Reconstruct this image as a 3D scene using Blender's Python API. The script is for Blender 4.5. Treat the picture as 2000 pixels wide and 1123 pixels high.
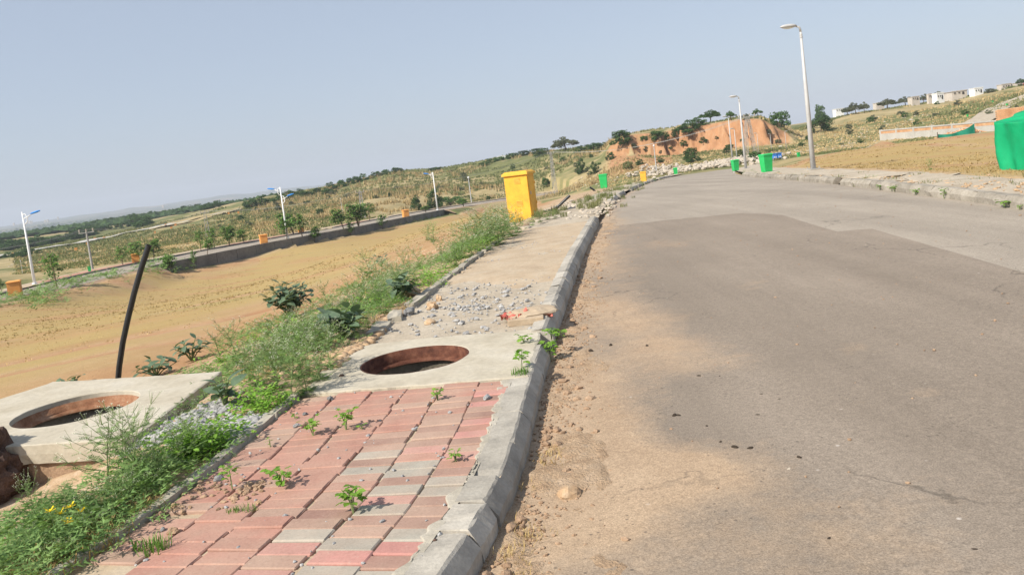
import bpy, bmesh, math, random
import numpy as np
from mathutils import Vector, Matrix, Euler, noise as mnoise

for o in list(bpy.data.objects): bpy.data.objects.remove(o)
scene = bpy.context.scene
COL = scene.collection
random.seed(7); rng = np.random.default_rng(7)
R = math.radians

# ------------------------------------------------------------------ camera
F_PX=1614.; PX0,PY0=1000.,456.; CAM_H=1.45          # focal length and principal point of the 2000 px wide photo (cropped at the top)
PITCH=R(5.07); ROLL=R(7.2)
_f=np.array([0,math.cos(PITCH),-math.sin(PITCH)]);_r0=np.array([1.,0,0]);_u0=np.array([0,math.sin(PITCH),math.cos(PITCH)])
CU=_u0*math.cos(ROLL)+_r0*math.sin(ROLL);CR=_r0*math.cos(ROLL)-_u0*math.sin(ROLL)
CAM=np.array([0,0,CAM_H])
cam=bpy.data.cameras.new('camera'); cam.sensor_width=36; cam.lens=36*F_PX/2000
cam.shift_y=-(561.5-PY0)/2000; cam.clip_start=.05; cam.clip_end=20000
camo=bpy.data.objects.new('camera',cam); COL.objects.link(camo)
camo.matrix_world=Matrix(((CR[0],CU[0],-_f[0],CAM[0]),(CR[1],CU[1],-_f[1],CAM[1]),(CR[2],CU[2],-_f[2],CAM[2]),(0,0,0,1)))
scene.camera=camo

# ------------------------------------------------------------------ sky, sun, exposure
SUN_EL=R(41); SUN_AZ=math.atan2(-.80,-.60)           # the sun stands behind and to the left of the camera
w=bpy.data.worlds.new('World'); scene.world=w; w.use_nodes=True
nt=w.node_tree; nt.nodes.clear()
sky=nt.nodes.new('ShaderNodeTexSky'); sky.sky_type='NISHITA'; sky.sun_disc=False
sky.sun_elevation=SUN_EL; sky.sun_rotation=SUN_AZ; sky.altitude=500; sky.air_density=1.0; sky.dust_density=1.6; sky.ozone_density=1.5
bg=nt.nodes.new('ShaderNodeBackground'); bg.inputs['Strength'].default_value=.092
hs=nt.nodes.new('ShaderNodeHueSaturation'); hs.inputs['Saturation'].default_value=.80
ou=nt.nodes.new('ShaderNodeOutputWorld')
tint=nt.nodes.new('ShaderNodeMix'); tint.data_type='RGBA'; tint.blend_type='MULTIPLY'; tint.inputs[0].default_value=1; tint.blend_type='MIX'; tint.inputs[0].default_value=.62; tint.inputs[7].default_value=(3.55,4.12,5.1,1)   # even veil of dusty haze over the whole sky
nt.links.new(sky.outputs[0],hs.inputs['Color']); nt.links.new(hs.outputs[0],tint.inputs[6]); nt.links.new(tint.outputs[2],bg.inputs['Color']); nt.links.new(bg.outputs[0],ou.inputs['Surface'])
sun=bpy.data.lights.new('sun','SUN'); sun.energy=4.5; sun.angle=R(.9); sun.color=(1,.93,.82)
suno=bpy.data.objects.new('sun',sun); COL.objects.link(suno)
suno.rotation_euler=Vector((.80*math.cos(SUN_EL),.60*math.cos(SUN_EL),-math.sin(SUN_EL))).to_track_quat('-Z','Y').to_euler()
vs=scene.view_settings; vs.view_transform='Standard'; vs.look='None'; vs.exposure=.6; vs.gamma=1; vs.use_curve_mapping=False

# ------------------------------------------------------------------ picture geometry helpers
def ray(x,y): return _f+(x-PX0)/F_PX*CR-(y-PY0)/F_PX*CU
def at_z(x,y,z=0.):
    d=ray(x,y);return CAM+d*((z-CAM_H)/d[2])
def at_d(x,y,D):
    d=ray(x,y);return CAM+d*(D/d[1])
def smooth(a,b,x):
    t=np.clip((x-a)/(b-a),0,1);return t*t*(3-2*t)

# ------------------------------------------------------------------ lie of the land
# height profile along the street, left kerb line and right kerb line (all by distance y)
ZR_Y=[-50,14,18,22,30,37,54,74,97,120];ZR_Z=[0,0,-.03,-.12,-.36,-.62,-1.2,-1.95,-2.55,-2.9]
def zr(y): return np.interp(y,ZR_Y,ZR_Z)
KL=np.array([(-30,-3.5),(-5,-1.75),(0,-1.0),(2.4,-.53),(2.875,-.412),(3.185,-.312),(3.75,-.19),(4.17,-.127),(4.94,-.045),(5.49,.016),(6.04,.09),(7.2,.235),(8.78,.46),(12.5,.99),(19.4,2.12),(25.9,3.2),(36,4.95),(55,8.9),(74,13.1),(83,16.0),(88,19.0),(130,40.)])
KR=np.array([(-30,2.8),(0,5.6),(6,6.55),(11.4,7.09),(14.06,7.47),(17.7,7.85),(22.7,8.7),(33.3,10.6),(44.8,12.9),(56.3,15.6),(75.4,20.6),(88,26),(130,46)])
_gy=np.arange(-30,131,.1)
def _sm(K,w):
    v=np.interp(_gy,K[:,0],K[:,1]);n=int(w/.1);k=np.hanning(2*n+3);k/=k.sum()
    return np.convolve(np.pad(v,n+1,mode='edge'),k,'valid')
_kl=_sm(KL,.7);_kl2=_sm(KL,6.);_kr=_sm(KR,4.)
_wl=np.clip((_gy-9)/6,0,1);_kl=_kl*(1-_wl)+_kl2*_wl
def kl(y): return np.interp(y,_gy,_kl)       # outer top edge of the left kerb
def kr(y): return np.interp(y,_gy,_kr)       # road edge of the right kerb
PATH_W=1.66
def walk_r(y): return np.interp(y,[-30,8,12,16,20,30,39,62,90],[2.2,1.9,1.6,1.5,1.5,2.0,2.4,2.6,2.6])
# terrain control points: (pixel x, pixel y, 'z' or 'd', value)
CP=[]
def cz(*a):
    for x,y,z in a: CP.append(at_z(x,y,z))
def cd(*a):
    for x,y,D in a: CP.append(at_d(x,y,D))
cz((0,775,-.75),(100,745,-.75),(250,690,-.8),(450,650,-.78),(650,570,-.8),(750,520,-.85),(850,475,-.9),(960,440,-.95),(0,690,-1.6),(250,620,-1.7),(500,570,-1.8),(0,620,-3.05),(700,490,-2.6),(900,430,-2.4))
cd((290,543,79),(500,500,92),(700,458,108),(860,420,140),(140,575,64),(0,600,52))
cd((68,545,72),(300,508,88),(562,460,103),(855,413,140),(920,402,168),(1000,388,170),(1080,376,165),(1170,365,140),(1283,340,130),(1040,402,75))
cd((640,440,118),(700,400,170),(700,370,230),(850,380,185),(850,350,230),(1000,340,210),(1100,330,190),(1150,345,165),(400,440,200),(350,470,150),(150,510,130),(50,530,110))
cd((480,393,300),(640,365,280),(780,335,260),(860,330,270),(960,312,262),(1100,293,230),(1180,287,215))
cd((1380,325,112),(1250,332,135),(1210,306,170),(1300,305,165),(1400,296,160),(1500,284,150),(1550,280,150))
cd((1600,300,100),(1650,270,140),(1650,226,200),(1600,247,190),(1722,275,112),(1750,237,165),(1750,212,210),(1850,228,135),(1850,200,200),(1950,208,145),(2000,168,200),(1560,255,180),(1940,262,88))
cd((1750,300,45),(1850,280,50),(1700,290,65),(1650,310,48),(1900,262,72),(1950,290,40),(1830,325,24),(1990,300,32))
cd((0,500,205),(100,480,255),(250,440,350),(480,400,540),(0,470,360),(300,425,500),(120,455,700))
def cw(*a):
    for x,y,z in a: CP.append(np.array([x,y,z],float))
def pol(azdeg,r,z): a=math.radians(azdeg);return (r*math.sin(a),r*math.cos(a),z)
cw(*[pol(a,1500,-20) for a in (-45,-35,-28,-18,-5)],*[pol(a,3000,-21) for a in (-45,-30,-15,0)],*[pol(a,6500,-22) for a in (-45,-15,15,45)])
cw(*[pol(a,600,-8) for a in (-45,-10,0,8)],*[pol(a,420,-3) for a in (-8,0)],*[pol(a,400,1) for a in (8,15,22,30,40)],*[pol(a,1500,-10) for a in (15,30,45)])
cw(*[pol(a,260,-1.4) for a in (9,12,15,18)],*[pol(a,220,-1.4) for a in (9,12,15,18)])
cw(*[pol(a,r,0) for a in (0,20,40,60) for r in (1.,3.,6.)],*[pol(a,12,-.03) for a in (20,35)],*[pol(-70,r,z) for r,z in ((3,-.1),(8,-.6),(20,-1.5),(60,-4.5),(200,-7))],*[pol(60,r,z) for r,z in ((12,0),(30,-.5),(80,-.6),(200,3))])
cw((-2.3,3,-.05),(-2.5,5,-.1),(-2.2,7,-.08),(-3.4,4.2,-.3),(-3.6,6.5,-.3),(-2.2,9.5,-.15),(-1.6,13,-.2),(-1,17,-.25),(-4.2,3,-.2),(-2.5,2,-.05),(-1.5,0,0),(-3,8.5,-.35),(-5,7.5,-.6),(-5.5,5,-.45))
CP=np.array(CP)
CPK=np.stack([np.arctan2(CP[:,0],CP[:,1])*2.2,np.log(np.hypot(CP[:,0],CP[:,1]))],1)
def _U(r2): return np.where(r2>1e-12,r2*np.log(r2+1e-12)*.5,0)
def _fit():
    n=len(CPK);d=((CPK[:,None]-CPK[None])**2).sum(-1);A=np.zeros((n+3,n+3));A[:n,:n]=_U(d)+np.eye(n)*2e-3
    A[:n,n]=1;A[:n,n+1:]=CPK;A[n,:n]=1;A[n+1:,:n]=CPK.T
    b=np.zeros(n+3);b[:n]=CP[:,2];return np.linalg.solve(A,b)
_W=_fit()
def tps(x,y):
    x=np.asarray(x,float);y=np.asarray(y,float);sh=x.shape
    th=np.clip(np.arctan2(x,y),-1.25,1.1).ravel()*2.2;lr=np.log(np.clip(np.hypot(x,y),1.,7000)).ravel()
    out=np.empty(th.size)
    for i in range(0,th.size,20000):
        a=th[i:i+20000];b=lr[i:i+20000]
        r2=(a[:,None]-CPK[None,:,0])**2+(b[:,None]-CPK[None,:,1])**2
        out[i:i+20000]=_U(r2)@_W[:-3]+_W[-3]+_W[-2]*a+_W[-1]*b
    return out.reshape(sh)
# red earth bank: height gained across it, by azimuth (X/Y)
BS=np.array([.118,.130,.145,.185,.215,.25,.285,.315,.335,.36]);BH=np.array([0,2.2,3.8,4.6,5.2,5.2,5.3,4.6,2.6,0]);BD=np.array([172,170,168,165,162,160,154,150,150,150.])
def wob(x,y): return .35*np.sin(x*4.1+2*np.sin(x*.7))+.2*np.sin(x*7.3+y*.4)+np.sin(x*.9+1.3*np.sin(y*.31))*.5+np.sin(x*2.3+.7)*.25+np.sin(x*.33+2)*.7
def bank(x,y):
    s=x/np.maximum(y,1.);h=np.interp(s,BS,BH,left=0,right=0);d=np.interp(s,BS,BD)+wob(x,y)*1.6
    t=np.clip((y-d)/6.,0,1)
    return h*(0.25*t+.75*smooth(.25,.8,t))*(1-smooth(25,70,y-d))
def corr(x,y,fade=1.3):
    l=kl(y)-PATH_W-.08;r=kr(y)+walk_r(y)+.1
    m=np.minimum(smooth(l-fade,l,x),1-smooth(r,r+fade*1.5,x))
    return m*(1-smooth(88,100,y))
def hgt(x,y):
    x=np.asarray(x,float);y=np.asarray(y,float)
    m=corr(x,y);return tps(x,y)*(1-m)+zr(y)*m+bank(x,y)
def _hash(i,j,s): 
    n=(i*374761393+j*668265263+s*1442695041)&0xffffffff; n=((n^(n>>13))*1274126177)&0xffffffff
    return ((n^(n>>16))&0xffff)/65535.
def vnoise(x,y,s=0):
    x=np.asarray(x,float);y=np.asarray(y,float)
    i=np.floor(x).astype(np.int64);j=np.floor(y).astype(np.int64);u=x-i;v=y-j;u=u*u*(3-2*u);v=v*v*(3-2*v)
    return (_hash(i,j,s)*(1-u)+_hash(i+1,j,s)*u)*(1-v)+(_hash(i,j+1,s)*(1-u)+_hash(i+1,j+1,s)*u)*v
def fbm(x,y,s=0,o=4):
    r=0;a=.5;
    for k in range(o): r=r+a*vnoise(x*2**k+17*k,y*2**k+31*k,s+k);a*=.5
    return r/(1-.5**o)
def relief(x,y):
    r=np.hypot(x,y);m=1-corr(x,y,.4)
    n=(fbm(x*1.7,y*1.7,3)-.5)*.16*np.exp(-((r-6)/6)**2)+(fbm(x*.35,y*.35,5)-.5)*.18*smooth(8,30,r)+(fbm(x*.09,y*.09,9)-.5)*1.2*smooth(110,190,r)+(fbm(x*.004,y*.004,11)-.5)*16*smooth(500,1800,r)
    return n*m
_hits={}
def hit(px,py,far=6000,near=1.5):
    k=(px,py,far)
    if k not in _hits: _hits[k]=_hit(px,py,far,near)
    return None if _hits[k] is None else _hits[k].copy()
def _hit(px,py,far=6000,near=1.5):
    d=ray(px,py);t=np.geomspace(near,far,700);p=CAM+t[:,None]*d
    g=p[:,2]-hgt(p[:,0],p[:,1])-relief(p[:,0],p[:,1]);i=int(np.argmax(g<0))
    if g[i]>=0:return None
    t=np.linspace(t[max(i-1,0)],t[i],60);p=CAM+t[:,None]*d
    g=p[:,2]-hgt(p[:,0],p[:,1])-relief(p[:,0],p[:,1]);i=int(np.argmax(g<0));return p[i]

# ------------------------------------------------------------------ noise, meshes, objects
def mesh_from(name,verts,faces,attrs=None,smooth_=False):
    me=bpy.data.meshes.new(name)
    if isinstance(verts,np.ndarray): verts=verts.tolist()
    if isinstance(faces,np.ndarray): faces=faces.tolist()
    me.from_pydata(verts,[],faces)
    if attrs:
        for k,v in attrs.items():
            at=me.attributes.new(k,'FLOAT','POINT'); at.data.foreach_set('value',np.asarray(v,np.float32))
    if smooth_: me.polygons.foreach_set('use_smooth',[True]*len(me.polygons))
    me.update(); return me
def obj(name,me,mat=None,parent=None,loc=None,rot=None,scale=None):
    o=bpy.data.objects.new(name,me); COL.objects.link(o)
    if mat is not None and me is not None and len(me.materials)==0:
        me.materials.append(mat)
    if parent is not None: o.parent=parent
    if loc is not None: o.location=[float(v) for v in loc]
    if rot is not None: o.rotation_euler=rot if hasattr(rot,'__len__') else (0,0,rot)
    if scale is not None: o.scale=scale if hasattr(scale,'__len__') else (scale,)*3
    return o
def tag(o,label=None,cat=None,group=None,kind=None):
    if label: o['label']=label
    if cat: o['category']=cat
    if group: o['group']=group
    if kind: o['kind']=kind
    return o
def empty(name,loc,rot=0,label=None,cat=None,group=None,scale=None):
    o=obj(name,None,loc=loc,rot=rot,scale=scale); o.empty_display_size=.1
    return tag(o,label,cat,group)
class MB:
    def __init__(s): s.v=[];s.f=[]
    def add(s,vs,fs):
        n=len(s.v); s.v.extend([tuple(map(float,p)) for p in vs]); s.f.extend([tuple(n+i for i in f) for f in fs])
    def box(s,c,d,rot=None,taper=1.):
        x,y,z=[k/2 for k in d];P=[]
        for sz in (-1,1):
            t=taper if sz>0 else 1.
            for sx,sy in ((-1,-1),(1,-1),(1,1),(-1,1)): P.append(Vector((sx*x*t,sy*y*t,sz*z)))
        if rot is not None:
            m=Euler(rot).to_matrix() if not isinstance(rot,Matrix) else rot; P=[m@p for p in P]
        s.add([p+Vector(c) for p in P],[(3,2,1,0),(4,5,6,7),(0,1,5,4),(1,2,6,5),(2,3,7,6),(3,0,4,7)])
    def tube(s,pts,rads,n=6,cap=True):
        pts=[Vector(p) for p in pts]
        if not hasattr(rads,'__len__'): rads=[rads]*len(pts)
        t0=(pts[1]-pts[0]).normalized();a=t0.orthogonal().normalized();rings=[]
        for i,p in enumerate(pts):
            t=(pts[min(i+1,len(pts)-1)]-pts[max(i-1,0)]).normalized()
            a=(a-t*a.dot(t)).normalized();b=t.cross(a)
            rings.append([p+(a*math.cos(2*math.pi*k/n)+b*math.sin(2*math.pi*k/n))*rads[i] for k in range(n)])
        V=[q for r in rings for q in r];Fs=[]
        for i in range(len(pts)-1):
            for k in range(n): Fs.append((i*n+k,i*n+(k+1)%n,(i+1)*n+(k+1)%n,(i+1)*n+k))
        if cap: Fs.append(tuple(reversed(range(n))));Fs.append(tuple((len(pts)-1)*n+k for k in range(n)))
        s.add(V,Fs)
    def mesh(s,name,sm=False): return mesh_from(name,s.v,s.f,None,sm)
    def build(s,name,mat,parent=None,sm=False,**k): return obj(name,s.mesh(name,sm),mat,parent,**k)
def bevel(me,w,seg=1):
    bm=bmesh.new();bm.from_mesh(me);bmesh.ops.bevel(bm,geom=bm.edges[:],offset=w,segments=seg,affect='EDGES',profile=.7);bm.to_mesh(me);bm.free();return me

# ------------------------------------------------------------------ materials
def lin(*c): return tuple(((v/255)/12.92 if v/255<=.04045 else ((v/255+.055)/1.055)**2.4) for v in c)
class N:
    def __init__(s,name):
        s.m=bpy.data.materials.new(name);s.m.use_nodes=True;s.t=s.m.node_tree;s.t.nodes.clear()
        s.out=s.t.nodes.new('ShaderNodeOutputMaterial')
    def n(s,ty,**k):
        o=s.t.nodes.new(ty)
        for a,b in k.items(): setattr(o,a,b)
        return o
    def l(s,a,b): s.t.links.new(a,b)
    def pos(s): return s.n('ShaderNodeNewGeometry').outputs['Position']
    def objc(s): return s.n('ShaderNodeTexCoord').outputs['Object']
    def noise(s,co,scale,detail=5,rough=.55,stretch=None):
        if stretch:
            mp=s.n('ShaderNodeMapping');mp.inputs['Scale'].default_value=stretch;s.l(co,mp.inputs['Vector']);co=mp.outputs[0]
        t=s.n('ShaderNodeTexNoise');t.inputs['Scale'].default_value=scale;t.inputs['Detail'].default_value=detail;t.inputs['Roughness'].default_value=rough
        s.l(co,t.inputs['Vector']);return t.outputs['Fac']
    def ramp(s,fac,stops):
        r=s.n('ShaderNodeValToRGB');e=r.color_ramp.elements
        for i,(p,c) in enumerate(stops):
            el=e[i] if i<2 else e.new(p)
            el.position=p;el.color=(*c,1) if len(c)==3 else c
        s.l(fac,r.inputs[0]);return r.outputs['Color']
    def rng(s,fac,a,b,c=0,d=1):
        m=s.n('ShaderNodeMapRange');m.inputs[1].default_value=a;m.inputs[2].default_value=b;m.inputs[3].default_value=c;m.inputs[4].default_value=d
        s.l(fac,m.inputs[0]);return m.outputs[0]
    def mix(s,fac,a,b,mode='MIX'):
        m=s.n('ShaderNodeMix',data_type='RGBA',blend_type=mode)
        for v,i in ((fac,0),(a,6),(b,7)):
            if hasattr(v,'links') or hasattr(v,'is_linked'): s.l(v,m.inputs[i])
            else: m.inputs[i].default_value=v if i==0 else (*v,1)
        return m.outputs[2]
    def math(s,op,a,b=None):
        m=s.n('ShaderNodeMath',operation=op,use_clamp=False)
        for v,i in ((a,0),(b,1)):
            if v is None: continue
            if hasattr(v,'is_linked'): s.l(v,m.inputs[i])
            else: m.inputs[i].default_value=v
        return m.outputs[0]
    def attr(s,k): return s.n('ShaderNodeAttribute',attribute_name=k).outputs['Fac']
    def bump(s,h,st,dist=.02):
        b=s.n('ShaderNodeBump');b.inputs['Strength'].default_value=st;b.inputs['Distance'].default_value=dist;s.l(h,b.inputs['Height']);return b.outputs[0]
    def bsdf(s,col,rough=.9,spec=.2,normal=None,metal=0):
        p=s.n('ShaderNodeBsdfPrincipled')
        if hasattr(col,'is_linked'): s.l(col,p.inputs['Base Color'])
        else: p.inputs['Base Color'].default_value=(*col,1)
        if hasattr(rough,'is_linked'): s.l(rough,p.inputs['Roughness'])
        else: p.inputs['Roughness'].default_value=rough
        p.inputs['Specular IOR Level'].default_value=spec;p.inputs['Metallic'].default_value=metal
        if normal is not None: s.l(normal,p.inputs['Normal'])
        return p.outputs[0]
    def done(s,sh): s.l(sh,s.out.inputs['Surface']);return s.m
def simple(name,cols,scale=4,rough=.9,bump=.3,bscale=None,coord='pos',spec=.2,var=.12,bd=.01,rand=0.,metal=0,objcol=False):
    n=N(name);co=n.pos() if coord=='pos' else n.objc()
    f=n.noise(co,scale,6,.6)
    k=len(cols);c=n.ramp(f,[(.3+.4*i/max(k-1,1),q) for i,q in enumerate(cols)]) if k>1 else None
    if objcol:
        oi=n.n('ShaderNodeObjectInfo');c=n.mix(1.,c if c is not None else (1,1,1),oi.outputs['Color'],'MULTIPLY')
    elif c is None: c=n.mix(0.,cols[0],cols[0])
    g=n.noise(co,scale*9,4,.6);v=n.rng(g,.25,.75,1-var,1+var)
    c=n.mix(1.,c,v,'MULTIPLY')
    if rand:
        oi=n.n('ShaderNodeObjectInfo');r=n.rng(oi.outputs['Random'],0,1,1-rand,1+rand);c=n.mix(1.,c,r,'MULTIPLY')
    nm=n.bump(n.noise(co,bscale or scale*6,5,.65),bump,bd) if bump else None
    return n.done(n.bsdf(c,rough,spec,nm,metal))
def leafmat(name,cols,scale=3,trans=.3,rand=.25,rough=.6,spec=.3):
    n=N(name);co=n.pos();f=n.noise(co,scale,3,.6)
    k=len(cols);c=n.ramp(f,[(.3+.4*i/max(k-1,1),q) for i,q in enumerate(cols)])
    oi=n.n('ShaderNodeObjectInfo');c=n.mix(1.,c,n.rng(oi.outputs['Random'],0,1,1-rand,1+rand),'MULTIPLY')
    isl=n.n('ShaderNodeNewGeometry').outputs['Random Per Island'];c=n.mix(1.,c,n.rng(isl,0,1,.75,1.25),'MULTIPLY')
    b=n.bsdf(c,rough,spec);t=n.n('ShaderNodeBsdfTranslucent');n.l(n.mix(1.,c,(1.15,1.2,.7),'MULTIPLY'),t.inputs['Color'])
    m=n.n('ShaderNodeMixShader');m.inputs[0].default_value=trans;n.l(b,m.inputs[1]);n.l(t.outputs[0],m.inputs[2])
    return n.done(m.outputs[0])
MT={}
MT['concrete']=simple('concrete',[(.31,.28,.225),(.385,.35,.285),(.43,.395,.33)],3,.92,.4,60,var=.13)
MT['slab']=simple('slab_concrete',[(.39,.345,.265),(.455,.41,.325),(.49,.45,.37)],2.6,.9,.3,50,var=.12)
MT['kerb']=simple('kerb_concrete',[(.28,.26,.225),(.375,.345,.295),(.43,.40,.345)],6,.9,.4,45,var=.15,rand=.16)
MT['kerb_old']=simple('weathered_kerb',[(.21,.185,.15),(.29,.26,.215),(.36,.325,.275)],3,.95,.5,25,var=.2,rand=.15)
MT['screed']=simple('screed',[(.34,.285,.215),(.41,.35,.27),(.46,.405,.325)],1.6,.95,.8,40,var=.16,bd=.012)
MT['sand']=simple('sand_bed',[(.36,.275,.19),(.425,.335,.235),(.45,.375,.28)],2.5,.95,.6,30,var=.14)
MT['rust']=simple('rusty_iron',[(.055,.02,.013),(.11,.042,.026),(.17,.075,.045)],14,.8,.5,60,var=.25)
MT['rust_light']=simple('flaking_rusty_iron',[(.17,.075,.04),(.27,.135,.075),(.36,.23,.15)],10,.85,.5,50,var=.25)
MT['shaft']=simple('shaft_concrete',[(.16,.14,.11),(.28,.25,.19)],4,.95,.8,25,var=.2)
MT['stone_grey']=simple('grey_stone',[(.17,.175,.18),(.29,.29,.29),(.42,.41,.39)],16,.9,.6,50,coord='obj',var=.2,rand=.3)
MT['stone_tan']=simple('tan_stone',[(.34,.22,.13),(.43,.30,.185),(.48,.37,.26)],14,.9,.5,40,var=.15)
MT['stone_white']=simple('pale_stone',[(.33,.275,.21),(.42,.365,.295),(.50,.45,.38)],1.2,.9,.5,6,var=.2)
MT['clod']=simple('dry_soil',[(.25,.165,.105),(.34,.23,.15),(.41,.295,.20)],7,.95,.8,50,var=.25)
MT['gutter']=simple('gutter_soil',[(.34,.23,.145),(.42,.30,.195),(.46,.345,.24)],11,.95,1.,60,var=.25,bd=.02)
MT['gravel']=simple('grey_gravel',[(.22,.22,.225),(.34,.335,.33),(.47,.455,.43)],22,.9,.5,90,var=.25)
MT['rock_dark']=simple('dark_red_rock',[(.045,.028,.022),(.09,.055,.042),(.15,.095,.072)],12,.9,1,30,var=.3)
MT['pellet']=simple('dark_dung',[(.03,.024,.018),(.07,.052,.038)],60,.9,.5,200,coord='obj')
MT['pipe']=simple('black_plastic',[(.012,.012,.013),(.022,.022,.024)],8,.38,.1,40,spec=.5,var=.2)
MT['yellow']=simple('yellow_paint',[(.60,.31,.04),(.72,.39,.04),(.78,.44,.05)],3.5,.55,.12,14,coord='obj',spec=.35,var=.09)
MT['orange']=simple('orange_paint',[(.62,.27,.07),(.72,.34,.10)],2.2,.6,.05,30,coord='obj',var=.06,rand=.1)
MT['green']=simple('green_paint',[(.015,.36,.085),(.03,.47,.13)],2.5,.5,.05,30,coord='obj',spec=.35,var=.06,rand=.06)
MT['greylamp']=simple('galvanised_steel',[(.40,.40,.40),(.52,.52,.51)],3,.5,.05,30,coord='obj',spec=.4,var=.05)
MT['white']=simple('white_paint',[(.74,.75,.76),(.82,.82,.82)],3,.5,.03,30,coord='obj',var=.04)
MT['bluelamp']=simple('blue_lamp_shell',[(.02,.19,.62),(.04,.28,.75)],3,.4,.03,30,coord='obj',var=.05)
MT['glass']=simple('lamp_glass',[(.7,.72,.72),(.78,.8,.8)],3,.15,0,coord='obj',spec=.6,var=.03)
MT['blue']=simple('blue_plastic',[(.04,.16,.55),(.07,.25,.68)],5,.5,.05,20,coord='obj',var=.1)
MT['polecon']=simple('weathered_pole',[(.28,.27,.25),(.40,.39,.37)],3,.8,.2,20,coord='obj',var=.1)
MT['wire']=simple('aluminium_wire',[(.3,.3,.29),(.36,.36,.34)],3,.6,0,coord='obj',var=.03)
MT['bark']=simple('bark',[(.10,.075,.05),(.19,.145,.10)],6,.95,.6,20,var=.2)
MT['wallgrey']=simple('grey_wall_render',[(.12,.115,.105),(.17,.162,.147),(.21,.20,.18)],.5,.95,.4,4,var=.2)
MT['wallcon']=simple('grey_block_wall',[(.40,.385,.35),(.50,.48,.44)],.5,.95,.4,4,var=.12)
MT['brick']=simple('sand_brick',[(.42,.22,.11),(.54,.31,.17),(.60,.40,.24)],1.2,.95,.4,6,var=.2)
MT['house_white']=simple('white_wash',[(.70,.70,.68),(.80,.80,.78)],.4,.9,.1,4,var=.06)
MT['house_grey']=simple('grey_plaster',[(.42,.38,.33),(.55,.50,.44)],.4,.9,.2,4,var=.12)
MT['dark']=simple('dark_opening',[(.03,.03,.03),(.05,.045,.04)],2,.8,0,var=.1)
MT['red']=simple('red_door_paint',[(.5,.03,.06),(.58,.05,.08)],2,.6,0,var=.05)
MT['redcloth']=simple('torn_red_sack',[(.42,.07,.06),(.55,.14,.11),(.62,.30,.22)],9,.85,.5,60,var=.2)
MT['straw']=leafmat('dry_straw',[(.36,.25,.10),(.52,.39,.18)],4,.15,.1,.9,.1)
MT['drygrass']=leafmat('tall_dry_grass',[(.36,.27,.14),(.44,.335,.18),(.48,.38,.23)],.12,.25,.1,.95,.05)
MT['greengrass']=leafmat('rough_green_grass',[(.13,.155,.065),(.20,.215,.095),(.27,.265,.13)],.12,.3,.1,.9,.05)
MT['parth']=leafmat('feathery_weed_leaf',[(.105,.185,.06),(.17,.275,.09),(.235,.335,.125)],3,.3,.25,.7,.15)
MT['parth_stem']=leafmat('weed_stem',[(.17,.22,.09),(.24,.29,.13)],6,.1,.1,.7,.2)
MT['flower']=leafmat('tiny_white_flower',[(.70,.72,.58),(.80,.80,.68)],9,.2,.05,.8,.1)
MT['yflower']=leafmat('yellow_flower',[(.70,.48,.02),(.80,.60,.03)],9,.2,.05,.8,.1)
MT['broad']=leafmat('grey_green_broad_leaf',[(.075,.12,.075),(.11,.165,.10),(.15,.205,.125)],8,.22,.15,.55,.3)
MT['bright']=leafmat('bright_green_leaf',[(.13,.27,.03),(.20,.37,.05),(.27,.44,.075)],10,.35,.15,.55,.3)
MT['treeleaf']=leafmat('tree_leaf',[(.035,.075,.022),(.06,.115,.032),(.085,.145,.045)],.5,.25,.3,.7,.2)
MT['treeleaf_grey']=leafmat('grey_acacia_leaf',[(.085,.10,.055),(.13,.145,.085),(.165,.175,.11)],.5,.25,.2,.8,.15)
MT['sapling']=leafmat('sapling_leaf',[(.085,.18,.035),(.14,.26,.055),(.18,.30,.075)],1.,.3,.15,.6,.3)

def fabric():
    n=N('green_shade_net');co=n.objc()
    f=n.noise(co,1.5,5,.6);c=n.ramp(f,[(.3,(.0,.33,.13)),(.7,(.012,.47,.20))])
    g=n.noise(co,60,2,.5,(1,1,6));c=n.mix(1.,c,n.rng(g,.3,.7,.82,1.12),'MULTIPLY')
    b=n.bsdf(c,.55,.35,n.bump(g,.25,.004));t=n.n('ShaderNodeBsdfTranslucent');n.l(c,t.inputs['Color'])
    m=n.n('ShaderNodeMixShader');m.inputs[0].default_value=.25;n.l(b,m.inputs[1]);n.l(t.outputs[0],m.inputs[2]);return n.done(m.outputs[0])
MT['net']=fabric()
def paver_mat():
    n=N('paver_concrete');oi=n.n('ShaderNodeObjectInfo');p=n.pos()
    c=oi.outputs['Color'];f=n.noise(p,9,6,.65);c=n.mix(1.,c,n.rng(f,.25,.75,.84,1.15),'MULTIPLY')
    d=n.noise(p,2.3,5,.6);c=n.mix(n.rng(d,.35,.75,.05,.7),c,(.43,.315,.24))
    e=n.noise(p,70,3,.7);c=n.mix(n.rng(e,.60,.75,0,.4),c,(.50,.42,.34))
    c=n.mix(1.,c,n.rng(e,.25,.5,.82,1),'MULTIPLY')
    return n.done(n.bsdf(c,.88,.25,n.bump(e,.35,.004)))
MT['paver']=paver_mat()
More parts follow.
